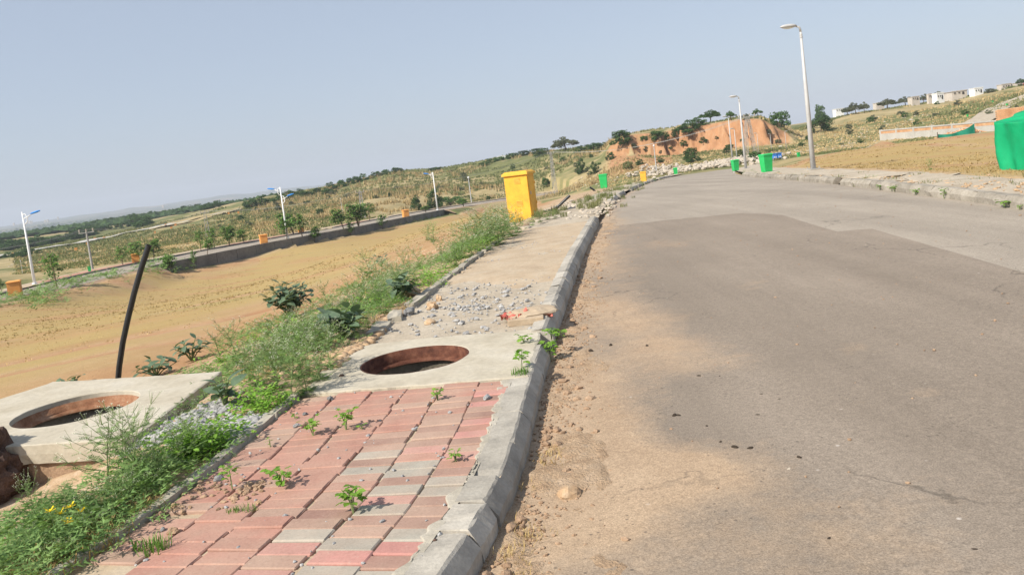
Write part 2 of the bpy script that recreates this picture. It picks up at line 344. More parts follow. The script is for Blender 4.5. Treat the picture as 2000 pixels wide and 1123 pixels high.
def ground_mat():
    n=N('ground');p=n.pos()
    soil=n.ramp(n.noise(p,.55,7,.65),[(.28,(.30,.155,.08)),(.5,(.38,.215,.115)),(.72,(.44,.28,.165))])
    stony=n.ramp(n.noise(p,6,7,.7),[(.3,(.26,.18,.11)),(.5,(.42,.30,.19)),(.7,(.54,.43,.32))])
    st=n.noise(p,.35,6,.6,(.35,1.6,1))
    field=n.ramp(st,[(.3,(.36,.25,.11)),(.5,(.385,.275,.12)),(.7,(.34,.265,.115))])
    fg=n.noise(p,9,5,.75);field=n.mix(n.rng(fg,.5,.74,0,.55),field,(.26,.21,.09))
    fs=n.noise(p,.16,7,.62,(.5,1.5,1));field=n.mix(n.rng(fs,.50,.66,0,.85),field,soil)
    dry=n.ramp(n.noise(p,.22,7,.7),[(.3,(.23,.20,.10)),(.5,(.34,.27,.14)),(.7,(.42,.335,.19))])
    green=n.ramp(n.noise(p,.3,7,.7),[(.3,(.085,.10,.04)),(.55,(.16,.165,.065)),(.75,(.27,.24,.11))])
    bank=n.ramp(n.noise(p,.5,7,.7,(1,1,.35)),[(.3,(.27,.14,.072)),(.5,(.37,.20,.105)),(.7,(.43,.265,.155))])
    far=n.ramp(n.noise(p,.006,9,.65,(1,.45,1)),[(.38,(.045,.065,.035)),(.5,(.085,.105,.055)),(.6,(.24,.185,.11))])
    c=stony
    c=n.mix(n.attr('m_soil'),c,soil)
    c=n.mix(n.attr('m_field'),c,field)
    c=n.mix(n.attr('m_dry'),c,dry)
    c=n.mix(n.attr('m_green'),c,green)
    c=n.mix(n.attr('m_bank'),c,bank)
    c=n.mix(n.attr('m_far'),c,far)
    h=n.noise(p,14,7,.75);h2=n.noise(p,1.3,6,.7)
    nm=n.bump(n.math('ADD',h,n.math('MULTIPLY',h2,1.)),.5,.04)
    return n.done(n.bsdf(c,.97,.1,nm))
MT['ground']=ground_mat()
def road_mat(name,dark):
    n=N(name);p=n.pos()
    a=n.noise(p,.5,6,.6,(1.6,.35,1))
    if dark: c=n.ramp(a,[(.3,(.212,.176,.140)),(.55,(.240,.200,.160)),(.75,(.268,.224,.18))])
    else: c=n.ramp(a,[(.3,(.28,.243,.20)),(.55,(.315,.275,.226)),(.75,(.35,.305,.252))])
    tr=n.noise(p,1.1,5,.65,(1,.05,1));c=n.mix(1.,c,n.rng(tr,.3,.7,.82,1.14),'MULTIPLY');bl=n.noise(p,.9,6,.65);c=n.mix(1.,c,n.rng(bl,.3,.7,.94,1.05),'MULTIPLY')
    dn=n.noise(p,1.4,7,.7);dn2=n.noise(p,9,5,.7)
    d=n.attr('dust');dm=n.math('ADD',d,n.math('MULTIPLY',n.math('SUBTRACT',n.math('ADD',n.math('MULTIPLY',dn,.65),n.math('MULTIPLY',dn2,.35)),.5),1.5))
    dm=n.rng(dm,.25,.8,0.06,.88)
    c=n.mix(dm,c,n.ramp(n.noise(p,3,5,.6),[(.3,(.37,.262,.17)),(.7,(.45,.33,.22))]))
    ve=n.n('ShaderNodeTexVoronoi',feature='DISTANCE_TO_EDGE');ve.inputs['Scale'].default_value=.42
    wp=n.n('ShaderNodeVectorMath',operation='ADD');wv=n.n('ShaderNodeTexNoise');wv.inputs['Scale'].default_value=1.3;wv.inputs['Detail'].default_value=6;n.l(p,wv.inputs['Vector']);n.l(p,wp.inputs[0]);n.l(wv.outputs['Color'],wp.inputs[1]);n.l(wp.outputs[0],ve.inputs['Vector'])
    ck=n.math('MULTIPLY',n.rng(ve.outputs['Distance'],.0,.006,1,0),n.rng(n.noise(p,.33,2,.5),.5,.58,0,1));c=n.mix(n.math('MULTIPLY',ck,.6),c,(.07,.06,.05))
    sp=n.noise(p,120,3,.8);c=n.mix(1.,c,n.rng(sp,.3,.7,.62,1.36),'MULTIPLY')
    md=n.noise(p,34,4,.7);c=n.mix(1.,c,n.rng(md,.3,.7,.84,1.15),'MULTIPLY')
    v=n.n('ShaderNodeTexVoronoi');v.inputs['Scale'].default_value=22;n.l(p,v.inputs['Vector'])
    wn=n.noise(p,3.1,3,.5);pits=n.math('MULTIPLY',n.rng(v.outputs['Distance'],.10,.22,1,0),n.rng(wn,.52,.6,0,1))
    c=n.mix(n.math('MULTIPLY',pits,.55),c,(.05,.045,.04))
    v2=n.n('ShaderNodeTexVoronoi');v2.inputs['Scale'].default_value=5;n.l(p,v2.inputs['Vector'])
    wn2=n.noise(p,1.7,2,.5);chips=n.math('MULTIPLY',n.rng(v2.outputs['Distance'],.03,.06,1,0),n.rng(wn2,.5,.56,0,1))
    c=n.mix(n.math('MULTIPLY',chips,.8),c,(.55,.5,.45))
    return n.done(n.bsdf(c,.88,.25,n.bump(sp,.5,.006)))
MT['road']=road_mat('old_asphalt',False);MT['road_dark']=road_mat('newer_asphalt',True)

# ------------------------------------------------------------------ lower street beyond the left field
LOW=[at_d(*q) for q in ((-330,655,43),(-150,618,50),(0,583,58),(140,560,66),(290,521,79.5),(500,479,92.5),(700,443,108.5),(860,411,140.5),(960,395,160),(1080,378,170),(1120,373,171))]
LOW=np.array(LOW)
_ll=np.concatenate([[0],np.cumsum(np.hypot(*np.diff(LOW[:,:2],axis=0).T))]);_ls=np.linspace(0,_ll[-1],160)
LOWP=np.stack([np.interp(_ls,_ll,LOW[:,k]) for k in range(3)],1)
for _ in range(3):
    LOWP[1:-1]=(LOWP[:-2]+2*LOWP[1:-1]+LOWP[2:])/4
_t=np.gradient(LOWP[:,:2],axis=0);_t/=np.hypot(*_t.T)[:,None];LOWN=np.stack([-_t[:,1],_t[:,0]],1)   # normal pointing away from the camera
if (LOWN[80]@LOWP[80,:2])<0: LOWN=-LOWN
def low_coord(x,y):
    """along index and signed offset from the near edge of the lower street"""
    P=np.stack([x,y],-1);sh=x.shape;P=P.reshape(-1,2);idx=np.empty(len(P),int);off=np.empty(len(P))
    for i in range(0,len(P),20000):
        d=((P[i:i+20000,None]-LOWP[None,:,:2])**2).sum(-1);k=d.argmin(1);idx[i:i+20000]=k
        off[i:i+20000]=((P[i:i+20000]-LOWP[k,:2])*LOWN[k]).sum(1)
    return idx.reshape(sh),off.reshape(sh)
LOW_W=6.4
def proj(p):
    v=np.asarray(p,float)-CAM;q=v@_f;return PX0+F_PX*(v@CR)/q,PY0-F_PX*(v@CU)/q
def wi(px):   # along-index of the lower street for a picture column
    return min(range(len(LOWP)),key=lambda k:abs(proj(LOWP[k])[0]-px))
ia,ib=wi(285),wi(865)
S1C=np.array([-.872,6.33]);S2C=np.array([-3.36,6.02])      # centres of the two manholes
def clamp_low(x,y,z):
    sel=(np.hypot(x,y)<260)&(np.hypot(x,y)>35)&(x<60)
    if not sel.any(): return z
    i,o=low_coord(x[sel],y[sel]);o=np.where((i>=len(LOWP)-1)|(i<=0),-99.,o);zz=z[sel].copy();lz=LOWP[i,2]
    inside=(o>-.05)&(o<LOW_W+3.3)
    zz=np.where(inside,np.minimum(zz,lz-.22),zz)
    wl=(i>=ia)&(i<=ib);near=(o<=-.05)&(o>-4);zz=np.where(near&wl,np.minimum(zz,lz-.95),zz)
    e=smooth(-5.,-.3,o);zz=np.where((o<=-.05)&(o>-5)&~wl,np.minimum(zz*(1-e)+(lz-.12)*e,lz-.12),zz)
    m=smooth(LOW_W+3.3,LOW_W+14,o)*1.;mid=(o>=LOW_W+3.3)&(o<LOW_W+14);zz=np.where(mid,(lz-.02)*(1-m)+zz*m,zz)
    z=z.copy();z[sel]=zz;return z
def ground_z(x,y): return clamp_low(x,y,hgt(x,y)+relief(x,y))
def gz(x,y): return float(ground_z(np.array([float(x)]),np.array([float(y)]))[0])

ang=np.concatenate([np.radians(np.arange(-180,-52,6)),np.radians(np.arange(-52,46,.2)),np.radians(np.arange(46,181,6.1))])
rad=np.concatenate([np.geomspace(.4,140,290,endpoint=False),np.linspace(140,188,130,endpoint=False),np.geomspace(188,7000,150)])
A,RR=np.meshgrid(ang,rad,indexing='ij');GX=RR*np.sin(A);GY=RR*np.cos(A)
GZ=ground_z(GX,GY)
inn=np.minimum(smooth(kl(GY)-PATH_W-.02,kl(GY)-PATH_W+.16,GX),1-smooth(kr(GY)+walk_r(GY)-.25,kr(GY)+walk_r(GY),GX))*(1-smooth(84,90,GY))
GZ-=.24*inn
for c in (S1C,S2C): GZ-=1.1*(1-smooth(.50,.62,np.hypot(GX-c[0],GY-c[1])))
# far range of hills
th=np.degrees(A);GZ+=np.where(RR>3000,smooth(3300,5200,RR)*(3+26*fbm(th*.16+3,RR*0,21,4)+14*(fbm(th*.7,RR*0,25,4)-.5))*(1-smooth(5600,7000,RR)),0)
# cover masks
def tab(pts):
    q=[hit(px,py) for px,py in pts];q=[p for p in q if p is not None];a=np.array([(math.atan2(p[0],p[1]),math.hypot(p[0],p[1])) for p in q]);a=a[a[:,0].argsort()];return a
fl=tab([(0,598),(140,572),(290,548),(500,503),(700,461),(860,424),(960,408),(1060,398),(1160,372)])
fr=tab([(1560,318),(1620,302),(1722,278),(1850,270),(1960,258)])
leftm=(GX<kl(GY)-PATH_W-.3);AL=A
rw=np.interp(AL,fl[:,0],fl[:,1]);rb=np.interp(AL,fr[:,0],fr[:,1])
nn=fbm(GX*.25,GY*.25,31);nb=fbm(GX*.05,GY*.05,35);nc=fbm(GX*.02,GY*.03,41)
strip=np.interp(GY,[0,4,8,14,30,60],[3.2,3.1,3.4,3.2,3.0,2.5])
offl=kl(GY)-PATH_W-GX
m_field=np.where(leftm,smooth(-.6,1.2,offl-strip+(nn-.5)*2)*(1-smooth(-2,2,RR-rw)),0)
rightm=GX>kr(GY)+1.
offr=GX-kr(GY)-walk_r(GY)
m_field=np.maximum(m_field,np.where(rightm&(AL>fr[0,0]-.02),smooth(-.3,.8,offr+(nn-.5))*(1-smooth(-4,3,RR-rb)),0))
m_soil=np.where(leftm,smooth(-.8,.2,offl-strip+(nn-.5)*2)*(1-smooth(.8,6,offl-strip+(nn-.5)*5)),0)*.95
m_soil=np.maximum(m_soil,np.where(leftm&(np.degrees(A)<-17),smooth(-9,-1,RR-rw)*(1-smooth(-1,3,RR-rw)),0)*smooth(.35,.55,nn))
m_soil=np.maximum(m_soil,np.where(rightm,smooth(-12,-2,RR-rb)*(1-smooth(2,8,RR-rb)),0))
m_soil=np.maximum(m_soil,smooth(.55,.62,nb)*(RR>110)*.8)
for ax,ay,bx,by,wd in ((0,735,330,668,.35),(0,715,400,632,.3),(0,668,200,632,.4),(300,650,760,530,.3),(1560,300,2000,290,.5),(1640,325,1900,318,.5)):   # wheel ruts across the fields
    a_=hit(ax,ay)[:2];b_=hit(bx,by)[:2];dv=b_-a_;L=np.hypot(*dv);dv/=L
    u=(GX-a_[0])*dv[0]+(GY-a_[1])*dv[1];v=(GX-a_[0])*-dv[1]+(GY-a_[1])*dv[0]+(fbm(u*.3,u*0,50)-.5)*1.5
    rut=np.exp(-(v/wd)**2)*(u>-5)*(u<L+5);m_soil=np.maximum(m_soil,rut*smooth(.3,.5,nn));m_field*=1-rut*smooth(.3,.5,nn)*.9;GZ-=.04*rut
fieldsoil=m_field*0
m_field=m_field*(1-.75*m_soil)
beyond=np.where(AL<fr[0,0],RR>rw+1,RR>rb+2)&(RR>40)
m_dry=beyond*1.*(1-smooth(700,1200,RR))
m_green=beyond*smooth(.40,.56,nc+.35*(nn-.5))*(1-smooth(700,1200,RR))
m_bank=np.zeros_like(GX);s_=GX/np.maximum(GY,1);bd=np.interp(s_,BS,BD)+wob(GX,GY)*1.6;bh=np.interp(s_,BS,BH,left=0,right=0)
tt=(GY-bd)/6.;m_bank=np.where(s_<.205,smooth(-6,-3,tt+7*(nn-.5))*.95,smooth(.02,.2,tt))*(1-smooth(.85,1.25,tt))*smooth(.8,2.,bh)*(GY>100)*smooth(.22,.34,fbm(GX*.35,GY*.3,61))
hump=(s_>.06)&(s_<.2)&(GY>140)&(GY<215);m_green=np.maximum(m_green,hump*smooth(.42,.55,fbm(GX*.13,GY*.13,66))*.9)
m_far=smooth(420,900,RR)
nA,nR=GX.shape
idx=np.arange(nA*nR).reshape(nA,nR);i2=np.concatenate([idx,idx[:1]],0)
quads=np.stack([i2[:-1,:-1],i2[:-1,1:],i2[1:,1:],i2[1:,:-1]],-1).reshape(-1,4)[:, ::-1]
me=mesh_from('ground',np.stack([GX,GY,GZ],-1).reshape(-1,3),quads,dict(m_soil=m_soil.ravel(),m_field=m_field.ravel(),m_dry=m_dry.ravel(),m_green=m_green.ravel(),m_bank=m_bank.ravel(),m_far=m_far.ravel()),True)
tag(obj('ground',me,MT['ground']),kind='structure')

# ------------------------------------------------------------------ street sheets
def heading(y):
    k=(kl(y+.15)-kl(y-.15))/.3;n=np.sqrt(1+k*k);return k/n,1/n
def fr_pt(y,off,dz=0.):
    """point in the footpath frame: off metres to the left of the kerb's outer edge"""
    hx,hy=heading(y);return np.array([kl(y)-off*hy,y+off*hx,zr(y)+dz])
DUST=[]
for px,py,rx,ry,a in ((1290,945,.34,.30,1.),(1180,1000,.22,.25,.9),(1330,915,.2,.2,.7),(1200,855,.22,.55,.9),(1150,905,.2,.3,.7),(1260,640,.35,.8,.75),(1300,690,.35,.5,.75),(1370,722,.4,.3,.5),(1200,600,.35,1.,.65),(1180,760,.3,.6,.55),(1120,740,.25,1.2,.6),(1795,778,.12,.10,.55),(1300,480,.5,.8,.45),(1470,560,.25,.3,.5),(1670,690,.2,.2,.45),(1180,520,.3,1.5,.6),(1540,1080,.7,.5,.35),(1480,940,.3,.3,.35),(1160,470,.3,2.5,.6),(1190,425,.3,3,.5),(1660,560,.3,.3,.35),(1900,640,.4,.3,.3),(1100,1060,.3,.3,.7)):
    p=at_z(px,py,-.14);DUST.append((p[0],p[1],rx,ry,a))
def dustf(x,y):
    d=x-kl(y);v=.70*np.exp(-(d/.32)**2)+.18*np.exp(-(d/1.0)**2)+.16*np.exp(-((y-2.5)/2.2)**2)+.25*np.exp(-((kr(y)-x)/.5)**2)
    for cx,cy,rx,ry,a in DUST: v=v+a*np.exp(-(((x-cx)/rx)**2+((y-cy)/ry)**2))
    return v*.60+.14*np.exp(-(d/2.4)**2)
ys=np.concatenate([np.linspace(-8,1.5,14),np.geomspace(1.7,92,300)]);us=np.linspace(0,1,70)
U,Y=np.meshgrid(us,ys);X=kl(Y)+.03+(kr(Y)+.06-kl(Y)-.03)*U
Z=zr(Y)-.14+.03*np.sin(U*math.pi)+(fbm(X*.8,Y*.5,71)-.5)*.012
def grid_faces(n,m):
    i=np.arange(n*m).reshape(n,m);return np.stack([i[:-1,:-1],i[:-1,1:],i[1:,1:],i[1:,:-1]],-1).reshape(-1,4)
tag(obj('road',mesh_from('road',np.stack([X,Y,Z],-1).reshape(-1,3),grid_faces(*X.shape),dict(dust=dustf(X,Y).ravel()),True),MT['road']),kind='structure')
# newer, darker asphalt laid over the near part
bp=[]
for px,py in ((1150,442),(1195,440),(1300,431),(1440,418),(1530,424),(1620,457),(1800,446),(1850,452),(1900,461),(2000,487),(2150,540),(2300,640)):
    p=at_z(px,py,-.13);bp.append(((p[0]-kl(p[1]))/(kr(p[1])-kl(p[1])),p[1]))
bp=np.array(bp);us=np.linspace(.0,.97,84);yb=np.interp(us,bp[:,0],bp[:,1])+(fbm(us*40,us*0,77)-.5)*.25
T=np.concatenate([np.linspace(0,.25,10,endpoint=False),1-.75*(1-np.linspace(0,1,260))**1.0])
U,TT=np.meshgrid(us,T);YB=np.tile(yb,(len(T),1));Y=-8+(YB+8)*TT;lx=.045+.02*(fbm(Y*1.5,Y*0,78)-.5);Uw=U
X=kl(Y)+.03+(kr(Y)+.06-kl(Y)-.03)*Uw;Z=zr(Y)-.135+.03*np.sin(Uw*math.pi)+(fbm(X*.8,Y*.5,71)-.5)*.012+.002
tag(obj('asphalt_overlay',mesh_from('asphalt_overlay',np.stack([X,Y,Z],-1).reshape(-1,3),grid_faces(*X.shape),dict(dust=dustf(X,Y).ravel()),True),MT['road_dark']),kind='structure')

# ------------------------------------------------------------------ left footpath
footpath=obj('footpath',None,loc=(0,0,0));tag(footpath,kind='structure')
def strip_mesh(name,y0,y1,o0,o1,dz,mat,ny,nx,amp,fs,parent,seed=0,edge=.0,skirt=.16):
    V=[];ya=np.linspace(y0,y1,ny);oa=np.linspace(o0,o1,nx)
    for a,y in enumerate(ya):
        for b,o in enumerate(oa):
            oo=o
            if b>=nx-2 and nx>1: oo=o+edge*(vnoise(y*2.3,0.,seed)-.5+.6*(vnoise(y*9.,0.,seed)-.5)+.35*(vnoise(y*27.,0.,seed)-.5))*2
            yy=y
            if a in (0,ny-1): yy=y+edge*(vnoise(o*3.1,5.,seed)-.5)*1.5+(1.3*(vnoise(o*2.1,7.,seed)-.5)+.5*(vnoise(o*9.,7.,seed)-.5) if name=='sandy_film' and a==0 else 0)
            p=fr_pt(yy,oo,dz-(.045*(1-smooth(0,1.4,y-y0)) if name=='sandy_film' else 0));p[2]+=amp*(fbm(p[0]*fs,p[1]*fs,seed+3)-.5);V.append(p)
    Fq=grid_faces(ny,nx).tolist();n=len(V)
    bl=[a*nx+nx-1 for a in range(ny)]
    for q in bl: V.append(V[q]-np.array([0,0,skirt]))
    for a in range(ny-1): Fq.append((bl[a+1],bl[a],n+a,n+a+1))
    return obj(name,mesh_from(name,np.array(V),Fq,None,True),mat,parent)
strip_mesh('mortar_bed',-6,5.55,.0,1.68,-.013,MT['sand'],150,30,.012,6,footpath,1,.02)
strip_mesh('screed',6.86,17.2,.02,1.66,-.006,MT['screed'],220,40,.03,3.5,footpath,2,.06)
strip_mesh('sandy_film',9.0,17.0,.1,1.60,.010,MT['sand'],240,44,.05,1.3,footpath,4,.08,.01)
strip_mesh('screed',19.8,90,.05,1.62,-.03,MT['screed'],160,16,.05,.8,footpath,6,.1)
# pavers
PC={'R':(.385,.195,.15),'P':(.47,.225,.195),'G':(.34,.32,.27),'B':(.29,.17,.135),'T':(.37,.24,.185)}
PAV={0:'TBRPTGBPGBTBGGBRPTBPRPBTPBP',1:'BTRBTGPGTBGPGBGGRPBTBTTRTT',2:'TRTRTPTPGTBTTRTGBGTBTRRRRT'}
pm=[]
for k in range(5):
    b=MB();b.box((0,0,-.03),(.2455,.1035,.06));m_=b.mesh('paver');bevel(m_,.0055,1)
    for v in m_.vertices:
        v.co.z+=(random.random()-.5)*.0018;v.co.x+=(random.random()-.5)*.003;v.co.y+=(random.random()-.5)*.003
    m_.materials.append(MT['paver']);pm.append(m_)
s0=2.26
for c in range(7):
    off=.35+.253*(c-1)+.1265 if c>0 else .24
    y=s0+(.03 if c%2 else 0.);i=0
    yend=[5.40,5.44,5.40,5.43,5.50,5.46,5.47][c]
    if c==6: continue
    while y<yend-.03:
        seq=PAV.get(c,None)
        ch=seq[i-0] if (seq and i<len(seq)) else ('R' if random.random()<.92 else 'T')
        col=np.array(PC[ch])*(1+random.uniform(-.09,.09))
        L=min(.1075,yend-y+.02)
        wx=1. if c>0 else .87
        skip=(c==5 and (y<2.9 or random.random()<.10) and y<4.0)
        if not skip:
            p=fr_pt(y+.05,off+(.012*random.uniform(-1,1) if c else 0));hx,hy=heading(y)
            o=obj('paver',pm[random.randrange(5)],None,footpath,loc=(p[0],p[1],p[2]+random.uniform(-.004,.004)),rot=(random.uniform(-.012,.012),random.uniform(-.012,.012),-math.atan2(hx,hy)+random.uniform(-.012,.012)),scale=(wx,1,1))
            o.color=(*[float(v) for v in col],1)
        y+=.1085;i+=1
# mortar haunch between pavers and kerb: ragged edge
strip_mesh('mortar_haunch',-3,5.45,.125,.175,.004,MT['concrete'],420,6,.014,14,footpath,8,.05,.03)
# manhole slab flush with the path
def ring_slab(name,poly,c,r,top,thick,mat,parent,amp=.004,jit=.006,seed=1):
    n=96;V=[];P=[Vector((float(a),float(b))) for a,b in poly];rows=[]
    for k in range(n):
        a=2*math.pi*k/n;d=Vector((math.cos(a),math.sin(a)));best=9
        for i in range(len(P)):
            p,q=P[i]-Vector(c),P[(i+1)%len(P)]-Vector(c);e=q-p;den=d.x*e.y-d.y*e.x
            if abs(den)<1e-9: continue
            t=(p.x*e.y-p.y*e.x)/den;u=(p.x*d.y-p.y*d.x)/den
            if t>0 and -1e-6<=u<=1+1e-6: best=min(best,t)
        best+=jit*random.uniform(-1,1)
        rr=[(r+.0015*random.uniform(-1,1),-thick),(r,-.004),(r+.004,0)]+[(r+(best-r)*f,0) for f in (.12,.3,.55,.8,.97)]+[(best,-.006),(best+.004*random.uniform(-1,1),-thick*.5),(best-.01+.012*random.uniform(-1,1),-thick)]
        rows.append([(c[0]+d.x*q,c[1]+d.y*q,top+h+(amp*(fbm(np.float64((c[0]+d.x*q)*5),np.float64((c[1]+d.y*q)*5),seed)-.5) if h>-.01 else 0)) for q,h in rr])
    # add exact corners
    m=len(rows[0]);V=[p for r_ in rows for p in r_]
    for i,pt in enumerate(P):
        a=math.atan2(pt.y-c[1],pt.x-c[0])%(2*math.pi);k=int(round(a/(2*math.pi)*n))%n
        for j in (m-4,m-3,m-2,m-1):
            x,y_,z=V[k*m+j];V[k*m+j]=(pt.x,pt.y,z)
    Fq=[]
    for k in range(n):
        for j in range(m-1): Fq.append((k*m+j,k*m+j+1,((k+1)%n)*m+j+1,((k+1)%n)*m+j))
    o=obj(name,mesh_from(name,V,Fq),mat,parent);return o
def lathe(name,prof,c,z,mat,parent,n=64,jit=0.):
    V=[];Fq=[];m=len(prof)
    for k in range(n):
        a=2*math.pi*k/n
        for r,h in prof: V.append((c[0]+r*math.cos(a)*(1+jit*random.uniform(-1,1)),c[1]+r*math.sin(a)*(1+jit*random.uniform(-1,1)),z+h+jit*.3*random.uniform(-1,1)))
        for j in range(m-1): Fq.append((k*m+j,((k+1)%n)*m+j,((k+1)%n)*m+j+1,k*m+j+1))
    return obj(name,mesh_from(name,V,Fq,None,True),mat,parent)
ms=empty('manhole',(0,0,0),0,'open round manhole with rusty iron rim, flush in the footpath beyond the red pavers','manhole')
ql=[fr_pt(5.40,.02),fr_pt(5.42,.5),fr_pt(5.44,1.0),fr_pt(5.47,1.45),fr_pt(5.50,1.64),fr_pt(6.2,1.72),fr_pt(6.9,1.70),fr_pt(6.95,1.1),fr_pt(6.88,.5),fr_pt(6.9,.05)]
ring_slab('slab',[(p[0],p[1]) for p in ql],S1C,.425,.012,.14,MT['slab'],ms,.01,.012,5)
lathe('iron_rim',[(.424,.010),(.412,.010),(.410,-.075),(.408,-.08),(.365,-.083),(.360,-.10)],S1C,0,MT['rust'],ms)
lathe('shaft',[(.385,-.09),(.40,-.12),(.41,-.5),(.41,-1.05),(.01,-1.06)],S1C,0,MT['shaft'],ms,64,.008)
m2=empty('manhole',(0,0,0),0,'raised pale concrete slab with an open round manhole, left of the red pavers','manhole')
q2=[(-2.50,6.66),(-3.4,6.90),(-4.14,7.12),(-4.40,6.6),(-4.50,5.55),(-3.45,5.22),(-2.56,5.03),(-2.50,5.10)]
ring_slab('slab',q2,S2C,.43,.035,.13,MT['slab'],m2,.008,.006,9)
lathe('iron_rim',[(.429,.0),(.420,.0),(.417,-.05),(.41,-.052),(.382,-.055),(.375,-.075)],S2C,0,MT['rust_light'],m2)
lathe('shaft',[(.40,-.065),(.43,-.10),(.36,-.16),(.42,-.2),(.43,-.6),(.01,-1.1)],S2C,0,MT['shaft'],m2,48,.05)
# rough footing under the raised slab
b=MB();cx,cy=-3.45,6.05
for (x0,y0),(x1,y1) in zip(q2,q2[1:]+q2[:1]):
    n=9;ff=[.95+.012*random.uniform(-1,1) for _ in range(n+1)]
    for k in range(n):
        t0,t1=k/n,(k+1)/n;f0,f1=ff[k],ff[k+1]
        a=(cx+(x0+(x1-x0)*t0-cx)*f0,cy+(y0+(y1-y0)*t0-cy)*f0);c=(cx+(x0+(x1-x0)*t1-cx)*f1,cy+(y0+(y1-y0)*t1-cy)*f1);g=.8
        b.add([(*a,-.09),(*c,-.09),(c[0],c[1],-.45),(a[0],a[1],-.45),(cx+(a[0]-cx)*g,cy+(a[1]-cy)*g,-.09),(cx+(c[0]-cx)*g,cy+(c[1]-cy)*g,-.09)],[(0,1,2,3),(1,0,4,5)])
b.build('footing',MT['clod'],m2)

# kerb stones
kerb=obj('kerb',None,loc=(0,0,0));tag(kerb,kind='structure')
def kerb_stone(y0,y1,side=0,prof=None,jit=.006,tilt=0,dz=0,mat=None,n=5,drop=0):
    """one block following the street; side 0 = left kerb, 1 = right kerb"""
    prof=prof or [(.145,-.10),(.145,.006),(.012,.008),(.0,.0),(-.046,-.062),(-.052,-.19)]
    V=[];m=len(prof);c=None
    for k in range(n):
        y=y0+(y1-y0)*k/(n-1)
        for o,h in prof:
            if side==0: p=fr_pt(y,o,h+dz)
            else:
                hx=(kr(y+.5)-kr(y-.5));p=np.array([kr(y)+o+.05,y-(o)*hx,zr(y)+h+dz])
            j=jit*(1.6 if k in (0,n-1) else .7)
            p=p+np.array([random.uniform(-j,j),random.uniform(-j,j),random.uniform(-j,j)*.5+tilt*(k/(n-1)-.5)-drop*(k==0)]);V.append(p)
    V=np.array(V);c=V.mean(0);c[2]=V[:,2].min();Fq=[]
    for k in range(n-1):
        for j in range(m-1): Fq.append((k*m+j,(k+1)*m+j,(k+1)*m+j+1,k*m+j+1))
    Fq.append(tuple(range(m)));Fq.append(tuple((n-1)*m+j for j in reversed(range(m))))
    if side==1: Fq=[tuple(reversed(f)) for f in Fq]
    return obj('kerb_stone',mesh_from('kerb_stone',V-c,Fq),mat or MT['kerb'],kerb,loc=c)
jy=[1.2,1.7,2.15,2.72,3.185,3.455,3.745,4.17,4.68,5.20,5.72,6.32]
for i,(a,c) in enumerate(zip(jy,jy[1:])): kerb_stone(a+.010,c-.010,0,jit=.0045,tilt=random.uniform(-.016,.016),drop=.02 if i==len(jy)-2 else (.012 if abs(a-3.745)<.01 else 0),n=7)
y=6.75
while y<17.6:
    L=random.uniform(.42,.55);kerb_stone(y+.003,min(y+L,17.7)-.003,0,prof=[(.13,-.10),(.13,.035),(.03,.045),(.0,.03),(-.045,-.035),(-.055,-.19)],jit=.006,dz=.012*math.sin(y*.8),n=5);y+=L
for a,c in ((26.5,31.5),(33.0,38.0),(43,50),(51,57),(60,68),(69.5,76),(78,84)):
    y=a
    while y<c-.1:
        L=min(random.uniform(1.0,1.4),c-y);kerb_stone(y+.01,y+L-.01,0,prof=[(.16,-.10),(.16,.03),(.02,.04),(0,.02),(-.05,-.04),(-.06,-.2)],jit=.02,n=3);y+=L
y=9.3
while y<47:
    L=random.uniform(.75,1.0) if y<24 else random.uniform(1.2,1.7)
    if not (20.2<y<21.2 or 30<y<31 or 36<y<37.5):
        kerb_stone(y+.008,y+L-.008,1,prof=[(.20,-.10),(.19,.02),(.05,.03),(.02,.015),(-.03,-.05),(-.04,-.2)],jit=.016,tilt=random.uniform(-.03,.03),n=4,mat=MT['kerb_old'])
    y+=L
# edging blocks along the field side of the path
edging=obj('path_edging',None,loc=(0,0,0));tag(edging,kind='structure')
def edge_block(y0,y1,o0,w,h,jit=.012,yaw=0):
    b=MB();p=fr_pt((y0+y1)/2,o0+w/2);hx,hy=heading((y0+y1)/2)
    b.box((0,0,-.02),(w,y1-y0,.16+h));m_=b.mesh('edging_block')
    bm=bmesh.new();bm.from_mesh(m_);bmesh.ops.subdivide_edges(bm,edges=bm.edges[:],cuts=2,use_grid_fill=True)
    for v in bm.verts: v.co+=Vector((random.uniform(-jit,jit),random.uniform(-jit,jit),random.uniform(-jit,jit)*.7))
    bm.to_mesh(m_);bm.free()
    obj('edging_block',m_,MT['concrete'],edging,loc=(p[0],p[1],p[2]-.04),rot=(0,0,-math.atan2(hx,hy)+yaw))
y=2.3
while y<5.3:
    L=random.uniform(.35,.6);edge_block(y,y+L-.012,1.635,.055,.015,.005);y+=L
for y,L,w,h,yw in ((7.35,.5,.16,.02,.1),(7.9,.42,.14,.05,.25),(8.62,.62,.11,.05,.0),(9.28,.45,.1,.05,.03),(9.76,.5,.09,.05,-.02),(10.3,.45,.09,.045,.02),(10.8,.55,.09,.05,0),(11.4,.5,.09,.05,.02),(11.95,.6,.09,.05,-.03),(12.6,.5,.09,.04,.04),(13.2,.6,.08,.04,0),(13.9,.5,.08,.04,.1),(14.6,.5,.08,.03,0)):
    edge_block(y,y+L,1.60,w,h,.012,yw)

